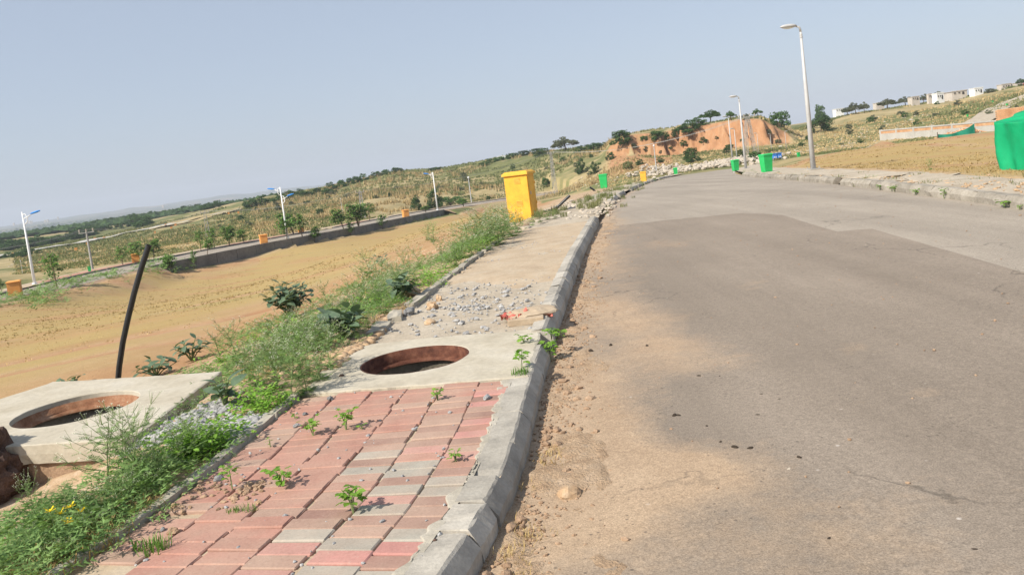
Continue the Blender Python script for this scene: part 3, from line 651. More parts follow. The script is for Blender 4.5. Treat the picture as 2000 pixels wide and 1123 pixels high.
# ------------------------------------------------------------------ right footpath
rf=obj('footpath_across',None,loc=(0,0,0));tag(rf,kind='structure')
ya=np.concatenate([np.linspace(4,30,140),np.linspace(30.6,90,90)]);V=[];nx=16
for y in ya:
    for k in range(nx):
        o=.22+(walk_r(y)-.2)*k/(nx-1)
        if k==nx-1:o+=.3*(vnoise(y*1.1,3.,90)-.5)
        z=zr(y)+.01+(fbm(y*.7,o*1.2,91)-.5)*.10*smooth(.3,.8,o)-.02*(k==nx-1)
        V.append((kr(y)+o,y,z))
obj('screed',mesh_from('screed',np.array(V),grid_faces(len(ya),nx),None,True),MT['screed'],rf)
for px,py,L,w,ti,ya_ in ((1625,356,2.2,1.25,.05,.25),(1700,363,1.6,1.0,-.06,.35),(1755,358,1.5,.9,.07,-.2),(1680,352,1.2,.8,-.05,.6),(1560,349,2.6,1.3,.04,.2)):
    p=hit(px,py);b=MB();b.box((0,0,0),(w*.8,L*.7,.07));m_=b.mesh('broken_slab');bm=bmesh.new();bm.from_mesh(m_);bmesh.ops.subdivide_edges(bm,edges=bm.edges[:],cuts=2,use_grid_fill=True)
    for v in bm.verts:v.co+=Vector((random.uniform(-.07,.07),random.uniform(-.07,.07),random.uniform(-.012,.012)))
    bm.to_mesh(m_);bm.free();obj('broken_slab',m_,MT['screed'],rf,loc=(max(p[0]+.25,float(kr(p[1]))+.85),p[1],p[2]+.0),rot=(ti*.25,-abs(ti)*.5,ya_))

# ------------------------------------------------------------------ lower street: sheet, retaining wall, pavement
def low_pt(i,o,dz=0.):
    i=np.asarray(i,float);k=np.clip(i,0,len(LOWP)-1.001);a=k.astype(int);f=(k-a)[...,None]
    p=LOWP[a]*(1-f)+LOWP[a+1]*f;n=LOWN[a]*(1-f)+LOWN[a+1]*f
    return np.concatenate([p[...,:2]+n*np.asarray(o)[...,None],p[...,2:]+dz],-1)
def low_strip(name,o0,o1,dz,mat,i0=0,i1=158,parent=None):
    I,O=np.meshgrid(np.linspace(i0,i1,int((i1-i0)*1.5)+2),np.linspace(o0,o1,8),indexing='ij');P=low_pt(I,O,dz)
    return obj(name,mesh_from(name,P.reshape(-1,3),grid_faces(*I.shape),dict(dust=np.full(I.size,.1)),True),mat,parent)
tag(low_strip('lower_road',0,LOW_W,-.02,MT['road']),kind='structure')
tag(low_strip('lower_pavement',LOW_W+.15,LOW_W+3.2,.09,MT['sand']),kind='structure')
lk=obj('lower_kerb',None,loc=(0,0,0));tag(lk,kind='structure')
def low_block(name,i0,i1,prof,mat,parent,n=3):
    V=[];m=len(prof)
    for k in range(n):
        for o,h in prof: V.append(low_pt(np.array(i0+(i1-i0)*k/(n-1)),np.array(o),h))
    V=np.array(V);c=V.mean(0);c[2]=V[:,2].min();Fq=[]
    for k in range(n-1):
        for j in range(m): Fq.append((k*m+j,(k+1)*m+j,(k+1)*m+(j+1)%m,k*m+(j+1)%m))
    Fq.append(tuple(range(m)));Fq.append(tuple((n-1)*m+j for j in reversed(range(m))))
    return obj(name,mesh_from(name,V-c,Fq),mat,parent,loc=c)
i=2.
while i<150:
    L=random.uniform(2.5,6)
    if random.random()<.85: low_block('kerb_run',i,i+L-.15,[(LOW_W,-.2),(LOW_W,.13),(LOW_W+.25,.13),(LOW_W+.25,-.2)],MT['wallgrey'],lk,5)
    i+=L
for a,c in ((35,47),(60,72),(88,98)):   # brick paved stretches of the pavement
    low_strip('brick_paving',LOW_W+.3,LOW_W+2.2,.10,MT.setdefault("brickred",simple('red_paving',[(.36,.17,.12),(.45,.25,.18)],.6,.95,.2,8,var=.15)),a,c,lk)
for a_,c_ in ((0,ia+.3),(ib-.3,157)):
    I,O=np.meshgrid(np.linspace(a_,c_,60),np.array([-2.2,-1.2,-.4,.02]),indexing='ij');P=low_pt(I,O,0.);P[...,2]+=np.array([-.75,-.30,-.08,-.03])+(fbm(P[...,0]*.8,P[...,1]*.8,97)-.5)*.15*np.array([1,1,1,0])
    tag(obj('lower_verge',mesh_from('lower_verge',P.reshape(-1,3),grid_faces(*I.shape),None,True),MT['clod']),kind='structure')
rwall=empty('retaining_wall',LOWP[60],0,'low grey retaining wall between the dry field and the lower street','wall')
k=float(ia)
while k<ib:
    e=min(k+3.2,ib);pts=low_block('wall_panel',k,e-.06,[(-.28,-2.2),(-.28,.06),(-.03,.06),(-.03,-2.2)],MT['wallgrey'],None,4)
    pts.parent=rwall;pts.location=Vector(pts.location)-Vector(LOWP[60]);k=e
# the far street on the left and the street climbing the hill on the right
def drape(name,pix,width,mat,dz,n=60):
    P=np.array([hit(*q) for q in pix]);l=np.concatenate([[0],np.cumsum(np.hypot(*np.diff(P[:,:2],axis=0).T))]);s=np.linspace(0,l[-1],n)
    C=np.stack([np.interp(s,l,P[:,0]),np.interp(s,l,P[:,1])],1);t=np.gradient(C,axis=0);t/=np.hypot(*t.T)[:,None];nn_=np.stack([-t[:,1],t[:,0]],1)
    O=np.linspace(-width/2,width/2,5);Q=C[:,None]+nn_[:,None]*O[None,:,None];z=ground_z(Q[...,0],Q[...,1]);z=np.maximum(z,z.mean(1,keepdims=True))+dz
    V=np.concatenate([Q,z[...,None]],-1)
    return tag(obj(name,mesh_from(name,V.reshape(-1,3),grid_faces(n,5),dict(dust=np.zeros(n*5)),True),mat),kind='structure')
drape('far_road',[(-60,514),(0,503),(60,493),(120,482),(180,471),(240,459),(320,443),(400,427),(470,411)],5,MT['wallcon'],.5)
drape('hill_road',[(1897,247),(1925,232),(1950,214),(1975,201),(2010,188),(2060,172)],3.6,MT['screed'],.2)

# ------------------------------------------------------------------ placing helpers
def place(px,py,D=None,far=6000):
    p=hit(px,py,far) if D is None else at_d(px,py,D)
    return np.array([p[0],p[1],gz(p[0],p[1])]) if corr(np.array([p[0]]),np.array([p[1]]),.01)[0]<.5 else np.array([p[0],p[1],float(zr(p[1]))])
def place_low(px,o,dz=.1):
    I=np.linspace(0,158,1600);P=low_pt(I,np.full(1600,float(o)),dz);q=[abs(proj(p)[0]-px) for p in P];return P[int(np.argmin(q))]
def mpp(p): return float((np.asarray(p)-CAM)@_f)/F_PX      # metres per photo pixel there
def copy_tree(o,parent=None):
    c=o.copy();COL.objects.link(c);c.parent=parent
    for ch in o.children: copy_tree(ch,c)
    return c

# ------------------------------------------------------------------ stones
def stone_mesh(name,sub=2,jag=.25,flat=.7,seed=0):
    bm=bmesh.new();bmesh.ops.create_icosphere(bm,subdivisions=sub,radius=.5);r=random.Random(seed);off=Vector((r.random()*50,r.random()*50,r.random()*50))
    sx,sy=r.uniform(.8,1.2),r.uniform(.7,1.05)
    for v in bm.verts:
        d=v.co.normalized();k=1+jag*(mnoise.noise(d*1.6+off)*1.3+mnoise.noise(d*4+off)*.45)
        v.co=Vector((d.x*k*sx,d.y*k*sy,d.z*k*flat))*.5
        v.co.z=max(v.co.z,-.22*flat)
    me=bpy.data.meshes.new(name);bm.to_mesh(me);bm.free();return me
def scatter_stones(name,pts,sizes,mat,parent=None,protos=None,kind='stuff',flat=.7,jag=.35,sub=1,sink=.15,smooth_=False):
    protos=[stone_mesh(name,sub,jag,flat,100+k) for k in range(6)];Vs=[];Fs=[];n=0
    pv=[np.array([v.co[:] for v in m.vertices]) for m in protos];pf=[np.array([p.vertices[:] for p in m.polygons]) for m in protos]
    for m in protos: bpy.data.meshes.remove(m)
    for p,s in zip(pts,sizes):
        k=random.randrange(6);a=random.uniform(0,6.28);t=random.uniform(-.5,.5);c,si=math.cos(a),math.sin(a);ct,st=math.cos(t),math.sin(t)
        Rm=np.array([[c,-si,0],[si,c,0],[0,0,1]])@np.array([[1,0,0],[0,ct,-st],[0,st,ct]])
        v=pv[k]@Rm.T*s;v=v+np.array([p[0],p[1],p[2]+s*(.22*flat-sink)]);Vs.append(v);Fs.append(pf[k]+n);n+=len(v)
    o=obj(name,mesh_from(name,np.concatenate(Vs),np.concatenate(Fs),None,smooth_),mat,parent);o['kind']=kind;return o
def scatter_in(pix,n,jx,jy,zfun=None):
    """points strewn round picture positions, on the ground there"""
    out=[]
    for _ in range(n):
        px,py=random.choice(pix);p=hit(px,py);x,y=p[0]+random.gauss(0,jx),p[1]+random.gauss(0,jy)
        out.append((x,y))
    X=np.array(out);inside=corr(X[:,0],X[:,1],.02)>.5
    z=np.where(inside,zr(X[:,1])-np.where(X[:,0]>kl(X[:,1]),.14,0),ground_z(X[:,0],X[:,1]))
    return np.column_stack([X,z])
def pos_z(x,y):
    if corr(np.array([x]),np.array([y]),.02)[0]>.5: return float(zr(y)-(.14 if x>kl(y) else 0))
    return gz(x,y)
def one_stone(name,px,py,wpx,label,mat,flat=.7,jag=.3,seed=0,cat='stone',z=None,group=None):
    p=at_z(px,py,z) if z is not None else hit(px,py);s=wpx*mpp(p)
    m_=stone_mesh(name,3,jag,flat,seed);o=obj(name,m_,mat,None,loc=(p[0],p[1],(p[2] if z is None else z)+.18*flat*s),rot=random.uniform(0,6),scale=s*1.05)
    return tag(o,label,cat,group)
one_stone('boulder',1113,972,46,'round speckled stone lying on the road beside the near kerb',MT['stone_tan'],.72,.15,3,z=-.14)
one_stone('stone',1540,921,17,'pale pinkish angular stone lying alone on the dark asphalt',MT['stone_white'],.6,.4,8,z=-.13)
one_stone('stone',1788,1033,10,'small round orange stone on the asphalt at the lower right',MT['stone_tan'],.9,.2,9,z=-.13)
one_stone('stone',1913,900,11,'small grey stone by white smears on the right of the asphalt',MT['stone_grey'],.9,.2,10,z=-.13)
one_stone('stone',1912,1121,16,'pale stone on the asphalt cut by the bottom edge of the picture',MT['stone_white'],.6,.3,11,z=-.13)
one_stone('stone',845,602,24,'large tan angular stone beside the broken path edging',MT['stone_tan'],.7,.45,12)
one_stone('stone',858,587,13,'upright brown stone behind the large tan stone on the path',MT['stone_tan'],1.2,.3,13)
one_stone('stone',800,614,22,'rounded blue-grey stone leaning on the broken path edging',MT['stone_grey'],.9,.3,14)
one_stone('stone',808,577,26,'brown field stone just outside the path edging under broad leaves',MT['stone_tan'],.8,.3,15)
one_stone('stone',668,737,11,'black stone at the left corner of the flush manhole slab',MT['rock_dark'],.9,.2,16)
one_stone('stone',840,632,24,'flat squared block of stone lying on the bare path',MT['stone_tan'],.55,.12,17)
one_stone('stone',490,722,26,'dark burnt clod among the weeds beside the raised slab',MT['rock_dark'],.8,.4,18)
one_stone('stone',338,1040,24,'brown clod of earth on the red pavers near the left edging',MT['clod'],.6,.4,19)
one_stone('stone',318,1036,11,'dark pebble touching the brown clod on the red pavers',MT['stone_grey'],.9,.2,20)
one_stone('stone',340,992,13,'small upright tan stone at the left edge of the red pavers',MT['stone_tan'],1.1,.3,21)
one_stone('stone',428,938,16,'rounded grey stone beside the tall thin seedling on the pavers',MT['stone_grey'],.9,.2,22)
one_stone('stone',506,983,11,'small tan stone beside the grass tuft between pavers',MT['stone_tan'],.9,.3,23)
one_stone('stone',951,778,17,'blue-grey stone on the pink pavers near the flush slab',MT['stone_grey'],.6,.3,24)
one_stone('stone',645,780,12,'grey stone on the pavers where they meet the flush slab',MT['stone_grey'],.8,.3,25)
one_stone('stone',580,833,14,'blue-grey stone left of the bushy paver seedling',MT['stone_grey'],.6,.3,26)
one_stone('stone',596,810,11,'small grey stone on the left pavers beyond the seedlings',MT['stone_grey'],.7,.3,27)
one_stone('stone',850,1056,9,'black pebble on the mortar beside a pink paver',MT['rock_dark'],.8,.2,28)
_rp=at_z(0,985,-.28)
rk=empty('rock_mound',(_rp[0]-.24,_rp[1],-.30),0,'dark reddish lumpy rock mound at the left picture edge','rock')
mm=stone_mesh('rock',5,.22,1.3,41)
for v in mm.vertices: v.co*=1+.16*mnoise.noise(Vector(v.co)*11)+.12*abs(mnoise.noise(Vector(v.co)*24))+.04*mnoise.noise(Vector(v.co)*60)
obj('rock',mm,MT['rock_dark'],rk,loc=(-.06,.12,.12),scale=(.62,.7,.72))
obj('rock',stone_mesh('rock',3,.5,.8,43),MT['rock_dark'],rk,loc=(-.2,-.12,.05),scale=.35)
# gravel, pebbles and rubble that nobody could count
P=scatter_in([(430,840),(400,850),(455,850),(350,835),(470,830),(310,850),(500,825),(380,815),(420,800)],620,.10,.10)
P=P[P[:,0]<kl(P[:,1])-PATH_W-.03]
scatter_stones('grey_gravel',P,[random.uniform(.035,.075) for _ in P],MT['gravel'],flat=.85)
P=scatter_in([(690,680),(720,670),(660,700),(640,690),(700,700),(750,660),(470,720),(610,720)],330,.12,.16)
P=P[P[:,0]<kl(P[:,1])-PATH_W+.05]
tag(scatter_stones('river_pebbles',P,[random.uniform(.05,.11) for _ in P],MT['stone_tan'],flat=.75,jag=.12,sub=2,smooth_=True),kind='stuff')
P=scatter_in([(930,580),(980,590),(880,600),(1000,575),(950,570),(900,620),(860,640),(960,600),(1010,600),(850,600),(940,660),(1000,640),(900,585)],360,.26,.6)
P=P[(P[:,0]>kl(P[:,1])-PATH_W+.1)&(P[:,0]<kl(P[:,1])-.15)&(P[:,1]>6.95)]
scatter_stones('path_gravel',P+np.array([0,0,.004]),[random.choice([.015,.022,.03,.05])*random.uniform(.7,1.4) for _ in P],MT['gravel'],flat=.7)
# loose chips all over footpath, slab, roadside and weed strip
pts=[];sz=[]
for _ in range(900):
    y=random.uniform(2.4,17);o=random.uniform(.1,1.62);p=fr_pt(y,o)
    if np.hypot(p[0]-S1C[0],p[1]-S1C[1])<.5: continue
    if y<6.9 and random.random()<.6: continue
    pts.append(p);sz.append(random.uniform(.008,.028))
for _ in range(50):                                       # grit caught along the paver joints
    y=random.uniform(2.5,5.4);o=.35+.253*random.randrange(0,6)+random.gauss(0,.012);p=fr_pt(y,o);pts.append(p);sz.append(random.uniform(.008,.02))
scatter_stones('loose_grit',np.array(pts),sz,MT['gravel'],flat=.8)
pts=[];sz=[]
for _ in range(1900):
    y=2.2+abs(random.gauss(0,1))*6;d=abs(random.gauss(0,.19))+.06;x=float(kl(y))+d;pts.append((x,y,float(zr(y))-.126));sz.append(random.uniform(.007,.024) if random.random()<.95 else random.uniform(.03,.07))
for _ in range(260):
    y=random.uniform(2.4,20);x=random.uniform(float(kl(y))+.3,float(kr(y))-.1);pts.append((x,y,float(zr(y))-.131+.03*math.sin(math.pi*(x-float(kl(y)))/6.5)));sz.append(random.uniform(.008,.024))
scatter_stones('roadside_crumbs',np.array(pts),sz,MT['clod'],flat=.75,sink=.12)
# earth ridges along the kerb foot
V=[];ya=np.linspace(2.2,18,620);nx=40
for y in ya:
    wd=.75 if y<7 else .55
    for k in range(nx):
        d=.045+wd*k/(nx-1);x=float(kl(y))+d
        q=k/(nx-1);h=.075*(fbm(np.float64(x*4.5),np.float64(y*3.),203,5)-.33-.42*q*q-.10*(1-smooth(.3,.6,fbm(np.float64(1.),np.float64(y*.8),205))))
        V.append((x,y,float(zr(y))-.143+h+(.016*(fbm(np.float64(x*22),np.float64(y*20),207,3)-.5) if h>0 else 0)+.03*math.sin(math.pi*(x-float(kl(y)))/6.5)))
tag(obj('roadside_earth',mesh_from('roadside_earth',np.array(V),grid_faces(len(ya),nx),None,True),MT['gutter']),kind='stuff')
P=scatter_in([(430,955),(400,960),(470,960),(440,985),(390,950),(500,950),(330,1000)],110,.05,.05)
scatter_stones('earth_spill',P,[random.uniform(.012,.04) for _ in P],MT['clod'],flat=.8)
# rubble gap in the path, rubble along the far pavement and the quarry heap at the road's end
strip_mesh('rubble_bed',16.9,20.2,.02,1.75,-.035,MT['screed'],30,14,.09,2.,footpath,12,.2)
P=scatter_in([(1110,402),(1140,400),(1170,395),(1150,412),(1080,405),(1120,395)],380,.5,1.2);P[:,2]=np.where(corr(P[:,0],P[:,1],.02)>.5,zr(P[:,1])-.03,P[:,2]);P=P[P[:,0]<kl(P[:,1])+.3]
scatter_stones('rubble_stones',P,[random.uniform(.05,.17) for _ in P],MT['stone_white'],flat=.7)
P=scatter_in([(1380,328),(1400,322),(1420,320),(1350,332),(1440,316),(1300,336),(1330,333),(1460,312),(1270,338),(1400,326),(1420,324),(1440,320)],900,2.0,4.0)
P[:,2]=[pos_z(x,y) for x,y,_ in P];P[:,2]+=.15+np.random.default_rng(3).random(len(P))*.3
scatter_stones('quarry_rubble',P,[random.uniform(.2,.75)*(1.4 if random.random()<.08 else 1) for _ in P],MT['stone_white'],flat=.7,sink=.2)
P=scatter_in([(1640,285),(1680,270),(1720,255),(1780,240),(1840,228),(1880,222),(1620,290),(1800,235),(1590,295),(1830,225),(1550,290)],330,4,8)
scatter_stones('hillside_rubble',P,[random.uniform(.25,.8) for _ in P],MT['stone_white'],flat=.5,sink=.2)
P=scatter_in([(100,505),(150,500),(195,502),(170,505),(210,503),(60,510),(1120,360),(1150,358),(1190,355)],170,3,5)
scatter_stones('roadside_rubble',P,[random.uniform(.25,.7) for _ in P],MT['stone_white'],flat=.5,sink=.2)
P=scatter_in([(1500,342),(1560,348),(1650,352),(1750,352),(1850,366),(1900,370),(1950,375),(1800,360),(1990,385)],380,.5,1.5);P=P[P[:,0]>kr(P[:,1])+.3]
P[:,2]=np.where(corr(P[:,0],P[:,1],.02)>.5,zr(P[:,1])+.02,P[:,2])
scatter_stones('pavement_rubble',P,[random.uniform(.02,.09) for _ in P],MT['stone_tan'],flat=.5)
P=scatter_in([(660,610),(700,560),(640,650),(800,500),(850,490),(900,450),(720,530),(760,560),(600,690),(870,480),(560,690)],420,.35,.6);P=P[P[:,0]<kl(P[:,1])-PATH_W-.05]
scatter_stones('field_stones',P,[random.uniform(.03,.12) for _ in P],MT['stone_tan'],flat=.6,jag=.25)
# dung pellets on the road
pel=stone_mesh('dung_pellet',2,.1,.85,77);pel.materials.append(MT['pellet'])
for px,py in ((1366,738),(1406,739),(1318,815),(1326,815),(1381,836),(1487,775),(1481,815),(1408,867),(1436,878),(1466,880),(1562,899),(1698,904),(1522,785),(1620,1058),(1849,1081),(1905,1082),(1264,678),(1193,676),(1690,642),(1640,805),(1912,838),(1154,687),(1678,732)):
    p=at_z(px,py,-.13);o=obj('dung_pellet',pel,loc=(p[0],p[1],-.124+.0),rot=random.uniform(0,6),scale=random.uniform(.026,.042));tag(o,'small dark dung pellet lying on the asphalt','pellet','dung pellets strewn on the road')

# ------------------------------------------------------------------ torn red sack and the brick under it
p=hit(1032,624);sk=empty('torn_sack',(p[0],p[1],p[2]),.1,'torn red plastic sack crumpled on the bare path by the kerb','sack')
def cloth(name,w,h,n,amp,fs,seed,lift=.0,tear=.3):
    V=[];Fq=[]
    for i in range(n):
        for j in range(n):
            u,v=i/(n-1)-.5,j/(n-1)-.5
            e=1+tear*(vnoise(np.float64(u*7),np.float64(v*7),seed)-.5)
            z=amp*abs(fbm(np.float64(u*fs),np.float64(v*fs),seed+2)-.45)*2+lift
            V.append((u*w*e,v*h*e,float(z)))
    f=grid_faces(n,n).tolist();rr=random.Random(seed)
    f=[q for q in f if vnoise(np.float64(V[q[0]][0]*40),np.float64(V[q[0]][1]*40),seed+9)>.12]
    return mesh_from(name,V,f,None,True)
obj('sheet',cloth('sheet',.42,.34,26,.10,5,5),MT['redcloth'],sk,loc=(0,0,.02))
obj('flap',cloth('flap',.22,.18,16,.12,4,11),MT['redcloth'],sk,loc=(-.13,-.05,.03),rot=.6)
obj('dirt_in_sack',stone_mesh('dirt_in_sack',3,.25,.35,52),MT['sand'],sk,loc=(.02,.04,.05),scale=(.5,.36,.30))
b=MB();b.box((0,0,.03),(.32,.12,.06));m_=b.mesh('brick');bevel(m_,.006)
p=hit(1028,632);tag(obj('brick',m_,MT['sand'],loc=(p[0],p[1]-.02,p[2]),rot=-.05),'sandy brick lying under the near edge of the torn red sack','brick')

# ------------------------------------------------------------------ pipe and rods
def rod(name,pix,D,r,label,cat,mat,n=12):
    P=[at_d(x,y,D) for x,y in pix];base=np.array(P[0]);ro=empty(name,base,0,label,cat)
    Q=[Vector(p-base) for p in P];b=MB();b.tube([Q[0]-(Q[1]-Q[0]).normalized()*.25]+Q,r,n,cap=False);b.build('tube',mat,ro,True)
    t=(Q[-1]-Q[-2]).normalized();e=MB();e.tube([Q[-1]-t*.002,Q[-1]+t*.001],[r,r*.98],n,cap=False);e.tube([Q[-1]+t*.001,Q[-1]-t*.06],[r*.98,r*.75],n,cap=False);e.build('open_end',mat,ro);return ro
rod('plastic_pipe',[(230,748),(233,715),(240,668),(250,622),(262,573),(276,524),(291,479)],7.45,.0255,'black plastic pipe sticking up, curved, behind the raised manhole slab','pipe',MT['pipe'])
rod('plastic_pipe',[(1080,412),(1093,401),(1113,382)],26.,.045,'dark pipe stub slanting out of the ground right of the yellow cabinet','pipe',MT['pipe'],8)
rod('plastic_pipe',[(1166,377),(1158,370),(1152,366)],50.,.06,'short dark pipe stub leaning near the green bin on the left verge','pipe',MT['pipe'],8)

# ------------------------------------------------------------------ cabinets and bins
def cabinet(px,py,hpx,label,yaw,mat,D=None,detail=True,wr=.58,group=None,dr=.42,low=None):
    p=place(px,py,D) if low is None else place_low(px,low)
    if detail: p[2]=at_d(px,py,D)[2]
    H=hpx*mpp(p);W=H*wr;Dp=H*dr
    c=empty('electric_cabinet',p,yaw,label,'cabinet',group)
    b=MB();b.box((0,0,H*.46-.1),(W,Dp,H*.92+.2));m_=b.mesh('body');
    if detail: bevel(m_,.008*H)
    obj('body',m_,mat,c)
    b=MB();hh=H*.09
    x,y=W*.56,Dp*.6
    b.add([(-x,-y,H*.91),(x,-y,H*.91),(x,y,H*.91),(-x,y,H*.91),(-x*.98,-y*.98,H*.91+hh*.55),(x*.98,-y*.98,H*.91+hh*.55),(x*.98,y*.98,H*.91+hh*.55),(-x*.98,y*.98,H*.91+hh*.55),(-x*.82,-y*.7,H),(x*.82,-y*.7,H),(x*.82,y*.7,H),(-x*.82,y*.7,H)],
      [(3,2,1,0),(0,1,5,4),(1,2,6,5),(2,3,7,6),(3,0,4,7),(4,5,9,8),(5,6,10,9),(6,7,11,10),(7,4,8,11),(8,9,10,11)])
    b.build('canopy',mat,c)
    if detail:
        for z0 in (.72,.20):
            for k in range(5):
                b=MB();b.box((.06*W,-Dp/2-.006,H*(z0+.028*k)),(W*.26,.016,.012),(-.5,0,0));b.build('louvre',mat,c)
        b=MB();b.box((W/2+.006,0,H*.46),(.012,Dp*.86,H*.78));d=b.mesh('door');bevel(d,.004);d=obj('door',d,mat,c)
        b=MB();b.box((W/2+.02,-Dp*.3,H*.48),(.02,.02,.09));b.build('handle',MT['greylamp'],d)
        b=MB();b.box((W/2+.016,Dp*.43,H*.70),(.02,.02,.08));b.build('hinge',mat,d);b=MB();b.box((W/2+.016,Dp*.43,H*.24),(.02,.02,.08));b.build('hinge',mat,d)
        b=MB();b.box((0,0,-.25),(W*.96,Dp*.96,.7));b.build('plinth',MT['concrete'],c)
    else:
        b=MB();b.box((0,-Dp/2-.008,H*.46),(W*.86,.012,H*.76));b.build('door',mat,c)
    return c
cabinet(1022,418,84,'large yellow electric cabinet with louvres beside the path',R(-24),MT['yellow'],23.9)
cabinet(1257,349,19,'small distant yellow cabinet beyond the green bin on the left verge',R(-15),MT['yellow'],74,False)
for px,lo,h,lab in ((30,.5,27,'big orange cabinet at the left picture edge beside the lower street'),(515,.5,16,'orange cabinet by the retaining wall, left of the twin-headed lamp'),(793,.6,13,'orange cabinet on the lower street left of the farthest white lamp'),(588,LOW_W+1.2,11,'orange cabinet half hidden by saplings behind the twin-headed lamp'),(266,LOW_W+1.2,17,'orange cabinet under saplings left of the black pipe')):
    cabinet(px,0,h,lab,R(25),MT['orange'],None,False,.85,'orange cabinets along the lower street',.85,lo)
for px,py,h in ((25,499,5),(41,499,5),(186,469,5),(204,468,5),(172,480,6),(149,490,6),(324,442,4.5),(343,441,4.5),(335,447,4.5),(303,456,4),(447,419,4),(466,417,4)):
    cabinet(px,py,h,'tiny orange cabinet along the far street on the left',R(20),MT['orange'],None,False,.85,'tiny orange cabinets along the far street',.85)
def bin_(px,py,hpx,label,yaw,D=None,group=None,wr=.56,low=None):
    p=place(px,py,D) if low is None else place_low(px,low);H=hpx*mpp(p);W=H*wr;c=empty('waste_bin',p,yaw,label,'bin',group);z0=H*.03
    b=MB();w0,w1,d0,d1=W*.39,W*.47,W*.36,W*.44
    def ring(w_,d_,z):return [(-w_,-d_,z),(w_,-d_,z),(w_,d_,z),(-w_,d_,z)]
    b.add(ring(w0,d0,z0)+ring(w1,d1,H*.86)+ring(w1*1.07,d1*1.07,H*.86)+ring(w1*1.07,d1*1.07,H*.92),[(3,2,1,0)]+[(a+k,a+(k+1)%4,a+4+(k+1)%4,a+4+k) for a in (0,4,8) for k in range(4)]+[(12,13,14,15)])
    b.build('body',MT['green'],c)
    b=MB();w2,d2=w1*1.12,d1*1.15;b.add(ring(w2,d2,H*.922)+ring(w2,d2,H*.955)+[(-w2*.8,-d2*.75,H),(w2*.8,-d2*.75,H),(w2*.8,d2*.8,H*.99),(-w2*.8,d2*.8,H*.99)],[(3,2,1,0)]+[(a+k,a+(k+1)%4,a+4+(k+1)%4,a+4+k) for a in (0,4) for k in range(4)]+[(8,9,10,11)]);b.build('lid',MT['green'],c)
    for sx in (-1,1):
        b=MB();b.box((sx*w0*.7,0,-.05),(W*.12,W*.5,z0*2+.1));b.build('foot',MT['polecon'],c)
    return c
bin_(1180,365,28,'green bin standing in weeds on the left verge beyond the yellow cabinet',R(-14),54)
bin_(1320,341,15,'smallest green bin, at the far end of the left kerb',R(-10),92)
bin_(1437,335,22,'green bin at the foot of the paired lamp posts on the right verge',R(14),62)
bin_(1498,336,36,'largest green bin, between two tall lamp posts on the right verge',R(16),41)
bin_(1560,307,9,'distant green bin in the right field just left of the nearest lamp post',R(10))
bin_(175,530,10,'green bin on the brick pavement of the lower street',R(20),None,None,.6,LOW_W+1.)
for px,py,h in ((1890,229,5),(1911,216,4.5),(1967,209,6),(1939,202,4.5)): bin_(px,py,h,'tiny green bin beside the street climbing the right hill',R(10),None,'tiny green bins on the hill street')

# ------------------------------------------------------------------ lamp posts
def ell(b,c,r,n=10,m=7,cut=None):
    V=[];Fq=[]
    for i in range(m+1):
        a=math.pi*i/m
        for k in range(n): V.append((c[0]+r[0]*math.cos(a),c[1]+r[1]*math.sin(a)*math.cos(2*math.pi*k/n),c[2]+r[2]*math.sin(a)*math.sin(2*math.pi*k/n)))
    for i in range(m):
        for k in range(n): Fq.append((i*n+k,i*n+(k+1)%n,(i+1)*n+(k+1)%n,(i+1)*n+k))
    b.add(V,Fq)
def lamp_grey(px,py,hpx,label,yaw=0.,D=None,group=None,detail=True):
    p=place(px,py,D);H=hpx*mpp(p);c=empty('street_lamp',p,yaw,label,'street lamp',group);k=H/5.6
    b=MB();b.tube([(0,0,-.2),(0,0,H*.5),(0,0,H*.965)],[.105*k,.078*k,.042*k],10);b.build('pole',MT['greylamp'],c,True)
    b=MB();b.tube([(0,0,H*.955),(-.03*k,0,H*.985),(-.22*k,0,H)],[.045*k,.04*k,.035*k],8);b.build('arm',MT['greylamp'],c,True)
    b=MB();ell(b,(-.48*k,0,H+.005),(.34*k,.13*k,.085*k));hd=b.build('lamp_head',MT['greylamp'],c,True)
    b=MB();ell(b,(-.50*k,0,H-.03*k),(.25*k,.10*k,.07*k));b.build('lamp_glass',MT['glass'],hd,True)
    if detail:
        b=MB();b.box((0,0,.05),(.40*k,.40*k,.03));pl=b.build('base_plate',MT['polecon'],c)
        for sx in (-1,1):
            for sy in (-1,1):
                b=MB();b.tube([(sx*.16*k,sy*.16*k,0),(sx*.16*k,sy*.16*k,.15)],.016*k,6);b.build('bolt',MT['polecon'],pl)
        b=MB();b.box((0,0,-.1),(.55*k,.55*k,.28));b.build('footing',MT['concrete'],c)
        b=MB();b.tube([(0,0,H*.915),(0,0,H*.925)],.06*k,10);b.tube([(0,0,H*.93),(0,0,H*.94)],.055*k,10);b.build('collar',MT['greylamp'],c)
    return c
lamp_grey(1589,334,280,'tallest grey street lamp on a bolted base plate, right of the road',R(8),32.6)
lamp_grey(1457,331,142,'second grey street lamp on the right, left of the largest green bin',R(15),69)
lamp_grey(1431,315,88,'third grey street lamp on the right, directly behind a green bin',R(18),None,None,False)
lamp_grey(1440,313,62,'fourth grey street lamp on the right, close beside the third one',R(18),None,None,False)
for px,py,h,l in ((1482,300,40,'small far street lamp just left of the blue stand'),(1507,293,32,'small far street lamp at the foot of the red bank'),(1536,292,35,'small far street lamp left of the nearest post, under the bank')):
    lamp_grey(px,py,h,l,R(170 if px==1536 else 15),None,'far street lamps below the bank',False)
